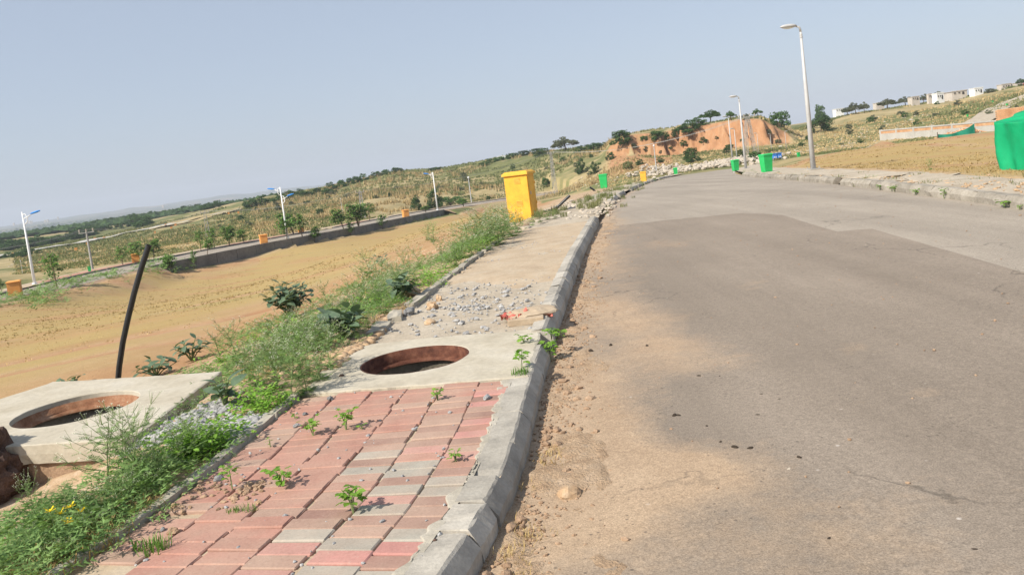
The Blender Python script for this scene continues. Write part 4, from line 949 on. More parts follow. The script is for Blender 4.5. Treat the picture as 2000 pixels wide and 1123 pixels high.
def lamp_white(px,py,hpx,label,heads,low):
    p=place_low(px,low);H=hpx*mpp(p);c=empty('street_lamp',p,0,label,'street lamp','white lamps along the lower street');k=H/6.3
    b=MB();b.tube([(0,0,-.2),(0,0,H*.5),(0,0,H)],[.13*k,.10*k,.055*k],10);b.build('pole',MT['white'],c,True)
    b=MB();b.tube([(0,0,0),(0,0,.12)],[.22*k,.2*k],10);b.build('base_plate',MT['white'],c)
    for s,z in heads:
        b=MB();b.tube([(0,0,H*(z-.13)),(s*.33*k,0,H*(z-.09)),(s*.38*k,0,H*(z-.03)),(s*.22*k,0,H*(z+.02)),(0,0,H*(z+.01))],.045*k,6);b.build('bracket',MT['white'],c,True)
        b=MB();b.tube([(0,0,H*(z-.05)),(s*.75*k,0,H*z)],.04*k,6);b.build('arm',MT['white'],c,True)
        b=MB();ell(b,(0,0,0),(.48*k,.15*k,.09*k));b.build('lamp_head',MT['bluelamp'],c,True,loc=(s*1.12*k,0,H*(z+.025)),rot=(0,-s*.2,0))
lamp_white(68,546,142,'white street lamp with one blue head, at the left picture edge',[(1,.95)],LOW_W+1.)
lamp_white(562,461,100,'white street lamp with two blue heads among saplings on the lower street',[(-1,.96),(1,.80)],1.2)
lamp_white(855,414,74,'white street lamp with one blue head pointing left, before dark bushes',[(-1,.96)],.8)

# ------------------------------------------------------------------ power poles and wires
def lattice(b,x0,x1,H,w0,w1,r=.04,n=7,yo=0):
    for sx in (-1,1):
        for sy in (-1,1): b.tube([(x0+sx*w0,yo+sy*w0,-.3),(x1+sx*w1,yo+sy*w1,H)],r,4)
    for k in range(n):
        t0,t1=k/n,(k+1)/n
        for sy in (-1,1):
            s=1 if k%2 else -1
            a=w0+(w1-w0)*t0;c=w0+(w1-w0)*t1
            b.tube([(x0+(x1-x0)*t0+s*a,yo+sy*a,H*t0),(x0+(x1-x0)*t1-s*c,yo+sy*c,H*t1)],r*.7,4)
TOPS={}
def power_pole(key,px,py,hpx,label,kind='lattice',D=None,arm=True):
    p=place(px,py,D);H=hpx*mpp(p);c=empty('power_pole',p,R(20),label,'power pole')
    b=MB()
    if kind=='lattice': lattice(b,0,0,H,.34,.16,.05,9)
    else: b.tube([(0,0,-.3),(0,0,H)],[.13,.09],8)
    b.build('mast',MT['polecon'],c)
    if arm:
        b=MB();b.box((0,0,H*.97),(1.5,.1,.1));a=b.build('crossarm',MT['polecon'],c)
        for x in (-.65,0,.65):
            b=MB();b.tube([(x,0,H*.98),(x,0,H*.98+.35)],[.05,.09],6);b.build('insulator',MT['stone_white'],a)
    TOPS[key]=p+np.array([0,0,H*.98+.3]);return c
power_pole('a',180,520,74,'power pole standing left of the black pipe beyond the lower street','tube')
power_pole('b',407,462,48,'power pole rising from saplings beside the retaining wall road','lattice')
power_pole('c',709,418,54,'lattice power pole before the tall dry grass between two white lamps','lattice')
power_pole('d',1085,378,80,'lattice power pole just right of the large yellow cabinet','lattice')
def thin_lamp(px,py,h,label):
    p=place(px,py);H=h*mpp(p);c=empty('lamp_post',p,0,label,'lamp post');b=MB();b.tube([(0,0,-.2),(0,0,H*.96)],[.02*H,.013*H],6);b.build('pole',MT['greylamp'],c)
    b=MB();ell(b,(0,0,H*.97),(.035*H,.03*H,.03*H));b.build('lamp_globe',MT['white'],c,True)
thin_lamp(1283,340,57,'slim lamp post with a pale round head left of the smallest green bin')
thin_lamp(922,403,58,'slim grey lamp post left of the yellow cabinet by the hillside')
thin_lamp(669,415,28,'short slim lamp post left of the lattice pole in dry grass')
thin_lamp(44,533,26,'slim post beside the leftmost white street lamp')
# double lattice tower by the bank
p=place(1467,313,128);H=76*mpp(p);tw=empty('pylon',p,R(10),'two-legged lattice pylon standing in front of the red earth bank','pylon')
for x0,x1 in ((-.75,-.15),(.85,.2)):
    b=MB();lattice(b,x0,x1,H,.26,.12,.04,10);b.build('lattice_leg',MT['polecon'],tw)
b=MB();b.box((0,0,H*.98),(3.0,.14,.14));a=b.build('crossarm',MT['polecon'],tw)
for x in (-1.3,-.45,.45,1.3):
    b=MB();b.tube([(x,0,H*.99),(x,0,H*.99+.4)],[.05,.1],6);b.build('insulator',MT['stone_white'],a)
TOPS['e']=p+np.array([0,0,H])
TOPS['z']=at_d(-220,505,60)
def span(a,c,label,sag,n=3):
    A_,B_=TOPS[a],TOPS[c];d=B_-A_;L=np.hypot(d[0],d[1]);nv=np.array([-d[1],d[0],0])/L
    w_=empty('overhead_wire',A_,0,label,'wire','overhead wires')
    for k in range(n):
        o=nv*(k-(n-1)/2)*.8;b=MB();b.tube([tuple(d*t+o-np.array([0,0,sag*4*t*(1-t)])) for t in np.linspace(0,1,14)],.014+.00008*L,4,False);b.build('strand',MT['wire'],w_)
span('z','a','overhead wires at the far left of the picture',.6,2);span('a','b','overhead wires left of the black pipe top',.9,2);span('b','c','overhead wires over the lower street, middle left',1.,2);span('c','d','overhead wires from the dry-grass lattice pole to the cabinet',1.4,2);span('d','e','overhead wires crossing in front of the red bank',1.8,3)

# ------------------------------------------------------------------ green shade-net wrapped crate at the right edge
p=at_d(1953,350,17.2);p[0]+=.62;p[2]=gz(p[0],p[1])-.04;gx=empty('wrapped_crate',p,R(14),'tall crate wrapped in bright green shade net at the right picture edge','crate')
H=98*mpp(p)
def wrap():
    n=30;V=[];prof=[(0,0),(.30,-.42),(1.5,-.25),(1.25,1.0),(.05,.85)];L=[0]
    for a,c in zip(prof,prof[1:]+prof[:1]): L.append(L[-1]+math.hypot(c[0]-a[0],c[1]-a[1]))
    m=90;rows=26
    for j in range(rows):
        t=j/(rows-1)
        for i in range(m):
            s=L[-1]*i/m;k=max(q for q in range(len(prof)) if L[q]<=s+1e-9);a,c=prof[k],prof[(k+1)%len(prof)];f=(s-L[k])/(L[k+1]-L[k])
            x,y=a[0]+(c[0]-a[0])*f,a[1]+(c[1]-a[1])*f
            top=H*(1+.12*min(x,1.2)/.6)
            pinch=-.10*math.exp(-((t-.52)/.09)**2-((s-.33)/.14)**2)
            wv=.022*math.sin(s*9+t*2.5)+.05*(fbm(np.float64(s*3),np.float64(t*4),301)-.5)+pinch*.6
            fold=.06*math.sin(s*16+t*3)*(1-t)**3+.05*math.sin(s*11+1)*t**5
            cx,cy=.7,.3;d=math.hypot(x-cx,y-cy);q=1+(wv+fold)/d
            V.append((cx+(x-cx)*q,cy+(y-cy)*q,t*top+.02+.05*(vnoise(np.float64(s*5),np.float64(0.),305)-.5)*(t==0)))
    Fq=[(j*m+i,j*m+(i+1)%m,(j+1)*m+(i+1)%m,(j+1)*m+i) for j in range(rows-1) for i in range(m)]
    b0=len(V)
    for g in (.97,.7,.35):
        for i in range(m):
            x,y,z=V[(rows-1)*m+i];V.append((.7+(x-.7)*g,.3+(y-.3)*g,z+.035*(1-g)-(.03*math.sin(i*.5)**2 if g<.9 else 0)))
    Fq+=[((rows-1+k)*m+i,(rows-1+k)*m+(i+1)%m,(rows+k)*m+(i+1)%m,(rows+k)*m+i) for k in range(3) for i in range(m)]
    V.append((.7,.3,H*1.1));Fq+=[((rows+2)*m+i,(rows+2)*m+(i+1)%m,len(V)-1) for i in range(m)]
    return mesh_from('net_cover',V,Fq,None,True)
obj('net_cover',wrap(),MT['net'],gx)
for x,y in ((.04,.03),(.30,-.36),(1.42,-.2),(1.2,.92),(.1,.8)):
    b=MB();b.box((.7+(x-.7)*.93,.3+(y-.3)*.93,H*.45),(.05,.05,H*.98));b.build('post',MT['bark'],gx)

# ------------------------------------------------------------------ blue stand
p=place(1518,313);k=mpp(p);bs=empty('blue_stand',p,R(10),'low blue stand with pale patches behind the largest green bin','stand')
for x in (-5.,5.):
    b=MB();b.box((x*k,0,8*k),(9*k,6*k,9*k),None,.92);m_=b.mesh('bin_panel');bevel(m_,.6*k);obj('bin_panel',m_,MT['blue'],bs)
    for q in (-2,1.5):
        b=MB();b.box(((x+q)*k,-3.1*k,6*k),(1.6*k,.3*k,3*k));b.build('pale_patch',MT['house_white'],bs)
b=MB();b.box((0,0,13*k),(20*k,7*k,1*k));b.build('top_board',MT['blue'],bs)
for x in (-9,9):
    for y in (-2.5,2.5):
        b=MB();b.box((x*k,y*k,2*k),(1*k,1*k,5*k));b.build('leg',MT['polecon'],bs)

# ------------------------------------------------------------------ unfinished boundary wall, bricks, net on the right
A_=place(1722,276,112);B_=place(1952,262,88);bw=empty('boundary_wall',A_,0,'unfinished grey boundary wall with brick infill panels across the right field','wall')
d=B_-A_;L=math.hypot(d[0],d[1]);yw=math.atan2(d[1],d[0]);nb=6;topz=1.85;tilt=(B_[2]-A_[2])/L
for k in range(nb):
    u0,u1=L*k/nb,L*(k+1)/nb;um=(u0+u1)/2;zb=tilt*um
    def bar(nm,u,wd,z,h,dp,mt):
        b=MB();b.box((0,0,0),(wd,dp,h));b.build(nm,mt,bw,loc=(math.cos(yw)*u,math.sin(yw)*u,z+tilt*u),rot=yw)
    bar('lower_panel',um,u1-u0-.05,.2,1.4,.22,MT['wallcon'])
    bar('brick_infill',um,u1-u0-.3,1.08,.34,.16,MT['brick'])
    bar('coping',um,u1-u0-.02,1.33,.15,.26,MT['wallcon'])
    bar('post',u0,.3,.5,1.9,.30,MT['wallcon'])
p=place(1722,276,112)
# bricks heaped behind a sagging green net
q=place(1878,258,84);Pn=[];rs=random.Random(5)
b=MB()
for _ in range(420):
    a,r_=rs.uniform(0,6.28),rs.random()**.6;x,y=r_*3.4*math.cos(a),r_*1.6*math.sin(a);z=1.1*(1-r_)*rs.random()+.05
    b.box((x,y,z),(.24,.115,.08),(rs.uniform(-.6,.6),rs.uniform(-.6,.6),rs.uniform(0,6)))
hp=b.build('brick_heap',MT['brick'],None,loc=q);tag(hp,'heap of sand coloured bricks by the boundary wall','bricks',kind='stuff')
ns=empty('net_screen',place(1868,264,80),R(-10),'sagging green net screen in front of the brick heap','net')
V=[]
for i in range(24):
    t=i/23
    for j in range(6):
        s=j/5;V.append((-1.7+3.4*t,.12*math.sin(t*14),(.05+.35*abs(t-.5))*0+(.6-1.4*t*(1-t)+.35*t)*s+.25*t))
obj('net_sheet',mesh_from('net_sheet',V,grid_faces(24,6),None,True),MT.setdefault('netdark',simple('dark_green_net',[(.01,.16,.10),(.02,.24,.16)],4,.7,.1,20,var=.2)),ns)
for x in (-1.7,1.7):
    b=MB();b.tube([(x,0,-.2),(x,0,.8)],.04,6);b.build('stake',MT['bark'],ns)
q=place(1946,262,64);bk=empty('brick_wall',q,R(-28),'sand coloured brick wall behind the green wrapped crate','wall')
bm_=MB();bm_.box((0,0,0),(.235,.11,.07));bme=bm_.mesh('brick');bevel(bme,.006);bme.materials.append(MT['brick'])
b=MB();b.box((3.2,.0,.6),(6.3,.18,2.2));b.build('mortar_core',MT['sand'],bk)
for r_ in range(22):
    for c_ in range(12):
        if r_<8: continue
        obj('brick',bme,None,bk,loc=(.14+c_*.247+(.12 if r_%2 else 0),-.1+rs.uniform(-.008,.008),-.02+r_*.0795))

# ------------------------------------------------------------------ houses on the skyline
def house(px0,px1,py0,py1,label,mat,D,yaw=0.,door='dark',parapet=True,two=False):
    pc=(px0+px1)/2;p=at_d(pc,py1,D);g=gz(p[0],p[1]);k=mpp(p);W=(px1-px0)*k*.8;H=(py1-py0)*k*.76
    base=min(p[2],p[2]);c=empty('house',(p[0],p[1],base),yaw,label,'house','houses on the skyline')
    dp=W*.7
    b=MB();b.box((0,0,H*.45-1.2),(W*.92,dp,H*.9+2.4));b.build('wall',mat,c)
    b=MB();b.box((0,0,H*.93),(W,dp*1.08,H*.09));b.build('roof',mat,c)
    if parapet:
        b=MB();b.box((0,-dp*.5,H*1.0),(W*.98,.15,H*.1));b.build('parapet',mat,c)
    b=MB();b.box((W*.22,-dp/2-.03,H*.36),(W*.12,.08,H*.6));b.build('door',MT[door],c)
    for x in (-.28,-.02):
        b=MB();b.box((x*W,-dp/2-.03,H*.52),(W*.10,.08,H*.26));wn=b.build('window',MT['dark'],c)
        b=MB();b.box((x*W,-dp/2-.06,H*.37),(W*.13,.12,H*.04));b.build('sill',mat,wn)
    return c
house(1626,1648,211,219,'low white house, leftmost on the right skyline',MT['house_white'],215,.1)
house(1705,1727,199,208,'low grey house between two round trees on the skyline',MT['house_grey'],215,.1)
house(1773,1796,187,197,'grey house on the skyline left of a lone umbrella-shaped tree',MT['house_grey'],205,.2)
house(1810,1821,181,193,'narrow grey annexe touching the bright white house',MT['house_grey'],203,.1)
house(1821,1844,178,196,'brightest white house, in front of a wide tree on the skyline',MT['house_white'],200,.25)
house(1845,1888,176,187,'long grey house right of the brightest white house',MT['house_grey'],203,.1)
house(1894,1920,169,183,'white house standing alone on the right skyline',MT['house_white'],200,.15)
house(1948,1974,162,174,'grey house with an open front near the right skyline edge',MT['house_grey'],200,.1)
house(1976,2003,159,171,'grey house with a red door at the right picture edge',MT['house_grey'],199,.1,'red')
house(970,990,303,311,'small pale hut alone on the ridge left of centre',MT['house_white'],262,.1)
# far white houses down in the valley
for px,py,w_ in ((58,433,5),(62,433,3),(88,431,4),(93,430,4),(80,434,5),(72,435,4),(27,437,4),(113,425,3),(318,402,5),(378,397,9),(345,399,4)):
    p=hit(px,py+1.5);p=at_d(px,py,2400.) if p is None else p;k=mpp(p);z=gz(p[0],p[1]);c=empty('valley_house',(p[0],p[1],p[2]),0,'tiny white house far off in the hazy valley on the left','house','far white houses in the valley')
    b=MB();b.box((0,0,.6*k-3),(w_*k*.7,w_*k*.6,1.4*k+6));b.build('wall',MT['house_grey'],c);b=MB();b.box((0,0,1.35*k),(w_*k*.75,w_*k*.65,.3*k));b.build('roof',MT['house_white'],c)

# ------------------------------------------------------------------ plants: prototypes
def frame(d,up=Vector((0,0,1))):
    d=d.normalized();s=d.cross(up)
    if s.length<1e-4: s=Vector((1,0,0))
    s.normalize();return d,s,s.cross(d)
def lobed(b,p,d,L,rr,pairs=4):
    """deeply cut leaf made of narrow lobes"""
    d,s,u=frame(d);u=(u+s*rr.uniform(-.6,.6)).normalized();s=d.cross(u).normalized()
    P=[p,p+d*L*.5+s*L*.035,p+d*L+u*(-L*.15)];b.add([p-s*L*.02,p+s*L*.02,P[2]],[(0,1,2)])
    for k in range(pairs):
        t=.25+.62*k/(pairs-1);q=p+d*L*t-u*L*.1*t*t;l=L*(.42-.28*abs(t-.45))
        for sg in (-1,1):
            e=(d*.75+s*sg).normalized();n_=d*L*.07
            b.add([q-n_,q+n_,q+e*l-u*l*.2],[(0,1,2)] if sg>0 else [(1,0,2)])
            m=q+e*l*.5;b.add([m-n_*.7,m+n_*.7,m+(d*1.1+s*sg*.35).normalized()*l*.45],[(0,1,2)])
def octa(b,p,r):
    b.add([p+Vector((r,0,0)),p+Vector((0,r,0)),p+Vector((-r,0,0)),p+Vector((0,-r,0)),p+Vector((0,0,r*.7)),p+Vector((0,0,-r*.5))],[(0,1,4),(1,2,4),(2,3,4),(3,0,4),(1,0,5),(2,1,5),(3,2,5),(0,3,5)])
def parth_proto(seed,nbr=16,flower=1.):
    rr=random.Random(seed);st,lf,fl=MB(),MB(),MB()
    lean=Vector((rr.uniform(-.15,.15),rr.uniform(-.15,.15),0));top=Vector((0,0,.78))+lean
    def stem(t): return lean*t*t+Vector((0,0,.78*t))
    st.tube([stem(t) for t in (0,.3,.65,1)],[.010,.008,.006,.003],4,False)
    for k in range(nbr):
        t=.06+.9*(k/nbr)**.9;a=k*2.4+rr.uniform(-.4,.4);p=stem(t);el=rr.uniform(.5,1.05)
        L=(.46*(1-t)+.20)*rr.uniform(.8,1.2);d=Vector((math.cos(a)*math.cos(el),math.sin(a)*math.cos(el),math.sin(el)))
        q=p+d*L;mid=p+d*L*.5-Vector((0,0,L*.05));st.tube([p,mid,q],[.005,.004,.0022],3,False)
        for j in range(8):
            u=.12+.83*j/7;x=p+(q-p)*u;aa=a+rr.uniform(-1.5,1.5)+(1.2 if j%2 else -1.2)
            dd=Vector((math.cos(aa),math.sin(aa),rr.uniform(-.15,.7)));lobed(lf,x,dd,(.135-.07*t)*(1.2-.55*u)*rr.uniform(.75,1.25),rr)
        if t>.35 and rr.random()<flower:
            for j in range(6):
                aa=rr.uniform(0,6.28);dd=(d+Vector((math.cos(aa),math.sin(aa),.5))*.6).normalized();e=q+dd*rr.uniform(.05,.16)
                st.tube([q-d*.02,e],[.002,.0015],3,False);octa(fl,e,.0062)
                if rr.random()<.8: octa(fl,e+Vector((rr.uniform(-.02,.02),rr.uniform(-.02,.02),rr.uniform(-.012,.015))),.0055)
    for k in range(18):
        a=k*2.4;dd=Vector((math.cos(a),math.sin(a),rr.uniform(.05,.6)));lobed(lf,Vector((0,0,rr.uniform(.01,.10))),dd,rr.uniform(.13,.20),rr,5)
    out=[('stem',st.mesh('stem'),MT['parth_stem']),('leaves',lf.mesh('leaves'),MT['parth'])]
    if fl.v: out.append(('flowers',fl.mesh('flowers'),MT['flower']))
    for _,m_,mt in out: m_.materials.append(mt)
    return out
PARTH=[parth_proto(s,15+s%4) for s in (1,2,3,4,5)]+[parth_proto(9,14,0.)]
def parth(px,py,hpx,label,group,bare=False,wide=1.,D=None):
    p=hit(px,py) if D is None else at_d(px,py,D)
    if p is None: return
    z=pos_z(p[0],p[1]);H=hpx*mpp(p);
    if px>1400 and p[0]<kr(p[1])+.15: p[0]=float(kr(p[1]))+random.uniform(.2,1.2);z=pos_z(p[0],p[1])
    c=empty('flowering_weed',(p[0],p[1],z-.02),random.uniform(0,6.28),label,'weed',group,(H/.8*wide,H/.8*wide,H/.8))
    for nm,m_,_ in (PARTH[5] if bare else PARTH[random.randrange(5)]):
        o=obj(nm,m_,None,c)
        if nm!='stem': o['kind']='stuff'
G='feathery weeds by the raised slab'
for px,py,h in ((262,965,150),(215,960,140),(300,935,80),(350,912,85),(385,893,70),(230,1005,70),(150,1062,55),(60,1085,60),(95,1112,50),(185,1015,65),(290,975,60),(418,872,55),(20,1110,50),(130,1100,50),(320,945,70),(370,880,80),(245,930,125),(195,1050,55)): parth(px,py,h,'feathery green weed with tiny white flowers, massed before the raised slab',G,False,1.15)
parth(75,1030,105,'tall thin weed with white flower heads before the dark rock mound',None,False,.6)
for px,py,h in ((600,768,95),(570,778,95),(625,745,90),(540,758,80),(505,752,75),(645,722,75),(565,705,80),(612,690,70),(522,695,65),(462,700,70),(432,708,60),(590,735,90),(640,690,60),(550,735,80),(480,725,55)): parth(px,py,h,'feathery weed with white flowers between the two manholes','feathery weeds between the manholes',False,1.2)
for px,py,h in ((740,562,52),(712,572,55),(732,598,55),(690,640,55),(752,612,45),(660,625,48),(722,535,45),(700,610,50),(765,600,40),(640,600,45),(745,580,50),(720,640,45),(600,640,45),(760,540,35),(790,520,35),(680,585,40)): parth(px,py,h,'feathery weed with white flowers on the stony verge left of the broken edging','feathery weeds on the stony verge',False,1.2)
for px,py,h in ((960,482,55),(942,492,52),(982,470,52),(1002,463,45),(922,502,46),(902,505,42),(952,458,48),(972,450,46),(1012,455,35),(892,520,36),(932,474,52),(880,512,30),(988,446,42),(900,485,42),(870,525,30),(860,535,32),(915,480,48),(965,465,52),(945,470,50),(995,450,40),(975,478,46),(925,488,48)): parth(px,py,h,'feathery weed with white flowers in the thick mass before the yellow cabinet','feathery weeds before the yellow cabinet',False,1.5)
for px,py,h in [(random.uniform(470,660),None,random.uniform(45,75)) for _ in range(8)]+[(random.uniform(660,900),None,random.uniform(35,50)) for _ in range(16)]:
    py=float(np.interp(px,[470,560,660,780,900],[705,700,650,560,500]))+random.uniform(-25,22);parth(px,py,h,'feathery weed with white flowers along the weedy band beside the path','feathery weeds along the band',False,1.25)
for px,py,h in ((848,474,42),(838,470,36),(885,462,26)): parth(px,py,h,'feathery shrubby weed at the field edge left of the yellow cabinet','feathery weeds at the field edge',True,1.0)
for px,py,h in ((1055,434,22),(1070,428,20),(1040,440,18),(1085,425,18),(1012,430,20),(1180,372,10),(1195,385,12),(1215,375,14),(1170,385,14),(1255,360,9),(1235,367,11),(1280,352,8),(1205,368,10),(1160,392,12)): parth(px,py,h,'small weed along the left verge beyond the yellow cabinet','small weeds on the left verge',True,1.5)
for px,py,h in ((1420,341,9),(1435,343,9),(1455,345,9),(1475,346,10),(1440,338,9),(1490,350,11),(1510,345,9),(1530,343,8),(1690,350,20),(1705,348,18),(1590,338,8),(1730,350,10),(1960,352,14),(1880,358,9),(1460,340,8),(1560,342,8),(1640,345,9)): parth(px,py,h,'small weed along the right verge','small weeds on the right verge',True,1.6)
parth(1817,332,24,'lone shrubby weed in the middle of the right field',None,True,.8)

def blade_leaf(name,L=1.,w=.5,curl=.25,fold=.12,tip=.12):
    V=[];n=6
    for i in range(n+1):
        t=i/n;ww=w*(math.sin(math.pi*min(t*.92+.06,1))**.8)*(1-.25*t)*.5 if i<n else .001;z=-curl*t*t
        V+=[(t*L,-ww*L,z*L+fold*ww*L),(t*L,0,z*L-fold*ww*L*.4),(t*L,ww*L,z*L+fold*ww*L)]
    Fq=[]
    for i in range(n):
        a=i*3;Fq+=[(a,a+3,a+4,a+1),(a+1,a+4,a+5,a+2)]
    return mesh_from(name,V,Fq,None,True)
def lobed3(name):
    """three-pointed seedling leaf"""
    V=[(0,0,0),(.18,-.10,.01),(.35,-.46,-.05),(.50,-.20,.02),(.72,-.26,-.03),(1.,0,-.22),(.72,.26,-.03),(.50,.20,.02),(.35,.46,-.05),(.18,.10,.01),(.5,0,-.02)]
    return mesh_from(name,V,[(10,i,i+1) for i in range(0,9)]+[(10,9,0)],None,False)
LB=[blade_leaf('leaf',1,.62,.30),blade_leaf('leaf',1,.55,.15),blade_leaf('leaf',1,.66,.45)]
for m_ in LB: m_.materials.append(MT['broad'])
LS=[lobed3('leaf') for _ in range(2)]
for m_ in LS: m_.materials.append(MT['bright'])
def add_leaf(me,parent,p,d,L,roll=0.):
    o=bpy.data.objects.new('leaf',me);COL.objects.link(o);o.parent=parent
    q=Vector(d).to_track_quat('X','Z');o.rotation_mode='QUATERNION';o.rotation_quaternion=q@Euler((roll,0,0)).to_quaternion();o.location=p;o.scale=(L,L,L);return o
def broad(px,py,wpx,hpx,label,n=34,stems=7,leaf=.11,D=None):
    p=hit(px,py) if D is None else at_d(px,py,D);W=wpx*mpp(p)*.5;H=hpx*mpp(p);c=empty('broadleaf_plant',(p[0],p[1],pos_z(p[0],p[1])-.01),0,label,'plant')
    st=MB();k=0
    for s in range(stems):
        a=s*2.4+random.uniform(-.3,.3);r_=W*(.15+.8*math.sqrt((s+.5)/stems));tip=Vector((math.cos(a)*r_*.85,math.sin(a)*r_*.85,H*(1-.45*(r_/W)**2)*random.uniform(.8,1)))
        pts=[Vector((0,0,0)),Vector((tip.x*.35,tip.y*.35,tip.z*.55)),tip];st.tube(pts,[.009,.007,.004],5,False)
        m=max(3,n//stems)
        for j in range(m):
            t=.25+.75*j/(m-1);x=pts[1].lerp(pts[2],(t-.25)/.75) if t>.25 else pts[1];aa=a+j*2.2+random.uniform(-.5,.5)
            add_leaf(LB[random.randrange(3)],c,x,(math.cos(aa),math.sin(aa),random.uniform(-.25,.55) if t<.95 else .8),leaf*random.uniform(.7,1.2),random.uniform(-.4,.4))
    st.build('stems',MT['parth_stem'],c);return c
broad(568,622,118,80,'large dark grey-green broad-leaved bush at the field edge',230,22,.15)
broad(672,662,105,70,'broad-leaved plant on the verge left of the path gravel',80,12,.15)
broad(787,586,66,52,'broad-leaved plant beside the broken path edging',60,9,.16)
broad(440,795,74,66,'broad-leaved plant growing in gravel right of the raised slab',16,4,.13)
broad(138,754,60,18,'low broad-leaved plant behind the left of the raised slab',20,6,.12)
broad(375,705,95,50,'broad-leaved plant among weeds right of the black pipe',56,10,.12)
broad(305,735,105,40,'sprawling broad-leaved plant at the foot of the black pipe',48,9,.12)
broad(745,522,40,28,'small broad-leaved plant on the stony verge, farthest up the field edge',24,6,.13)
def seedling(px,py,wpx,hpx,label,n=14,leaf=.032,stems=3,z=None,slab=0.,rk=False):
    p=at_z(px,py,slab) if z is None else at_z(px,py,z);
    if rk: p[0]=float(kr(p[1]))-.02
    W=wpx*mpp(p)*.5;H=hpx*mpp(p)*1.04;c=empty('seedling',(p[0],p[1],(slab if z is None else z)-.004),0,label,'seedling')
    st=MB()
    for s in range(stems):
        a=s*2.1+1.2*px+random.uniform(-.3,.3);r_=W*(.8 if stems>1 else .05);tip=Vector((math.cos(a)*r_*.7,math.sin(a)*r_*.7,H*random.uniform(.8,1.)));mid=Vector((tip.x*.3,tip.y*.3,tip.z*.6))
        st.tube([Vector((0,0,-.01)),mid,tip],[.0035,.003,.002],4,False);m=max(3,n//stems)
        for j in range(m):
            t=.3+.7*j/(m-1);x=mid.lerp(tip,max(0,(t-.4)/.6)) if t>.4 else Vector((0,0,0)).lerp(mid,t/.4*.8+.2);aa=a+j*2.4+random.uniform(-.4,.4)
            add_leaf(LS[random.randrange(2)],c,x+Vector((math.cos(aa),math.sin(aa),.1))*leaf*.25,(math.cos(aa),math.sin(aa),random.uniform(-.1,.5)),leaf*random.uniform(.8,1.35),random.uniform(-.5,.5))
    st.build('stem',MT['parth_stem'],c)
seedling(612,851,44,36,'bushy seedling on the pavers, left of the pair below the flush slab',24,.038,4)
seedling(676,839,50,44,'bushy seedling on the pavers, right of the pair below the flush slab',24,.040,4)
seedling(552,951,64,38,'wide low seedling in the middle of the red pavers',24,.042,5)
seedling(690,999,62,50,'largest seedling, on the near grey and brown pavers',26,.046,5)
seedling(454,956,30,54,'tall single-stemmed seedling at the left edge of the pavers',13,.042,1)
seedling(855,782,28,26,'small seedling on the pavers right below the flush slab',16,.032,3)
seedling(890,901,24,22,'small seedling on the rightmost paver column',12,.030,3)
seedling(706,838,12,11,'tiny sprout right of the bushy paver seedlings',5,.024,2)
seedling(528,872,14,20,'tiny two-leaf sprout near the left paver edge',5,.026,1)
seedling(576,818,12,12,'tiny sprout at the far left corner of the pavers',5,.026,1)
seedling(1024,672,22,20,'round-leaved seedling at the far edge of the flush slab by the kerb',14,.05,3)
seedling(1020,722,24,42,'upright seedling in the kerb crack on the flush slab',20,.05,2)
seedling(1076,706,24,42,'leafy plant on the road side of the kerb end',26,.06,4,-.14)
seedling(1078,664,20,24,'leafy plant on top of the kerb gap',16,.055,3)
seedling(1092,664,16,20,'thin leafy plant at the kerb foot beyond the gap',12,.055,2,-.14)
seedling(825,507,10,10,'lone sprout on the sandy path',5,.06,2)
for px,py,w_,h,l in ((1788,394,18,20,'rounded leafy plant against the right kerb'),(1930,409,34,14,'low leafy plant at the near end of the right kerb'),(1690,380,14,10,'leafy plant at the right kerb left of the rounded one'),(1725,387,18,10,'leafy plant between stones of the right kerb'),(1652,377,16,8,'leafy plant at the right kerb by the broken slabs'),(1968,412,12,8,'small leafy plant at the right kerb, nearest the picture edge'),(1742,372,12,8,'small leafy plant on the cracked right pavement')):
    p=at_z(px,py,-.13);W=w_*mpp(p);seedling(px,py,w_,h,l,22,W*.28,5,-.13,0.,True)
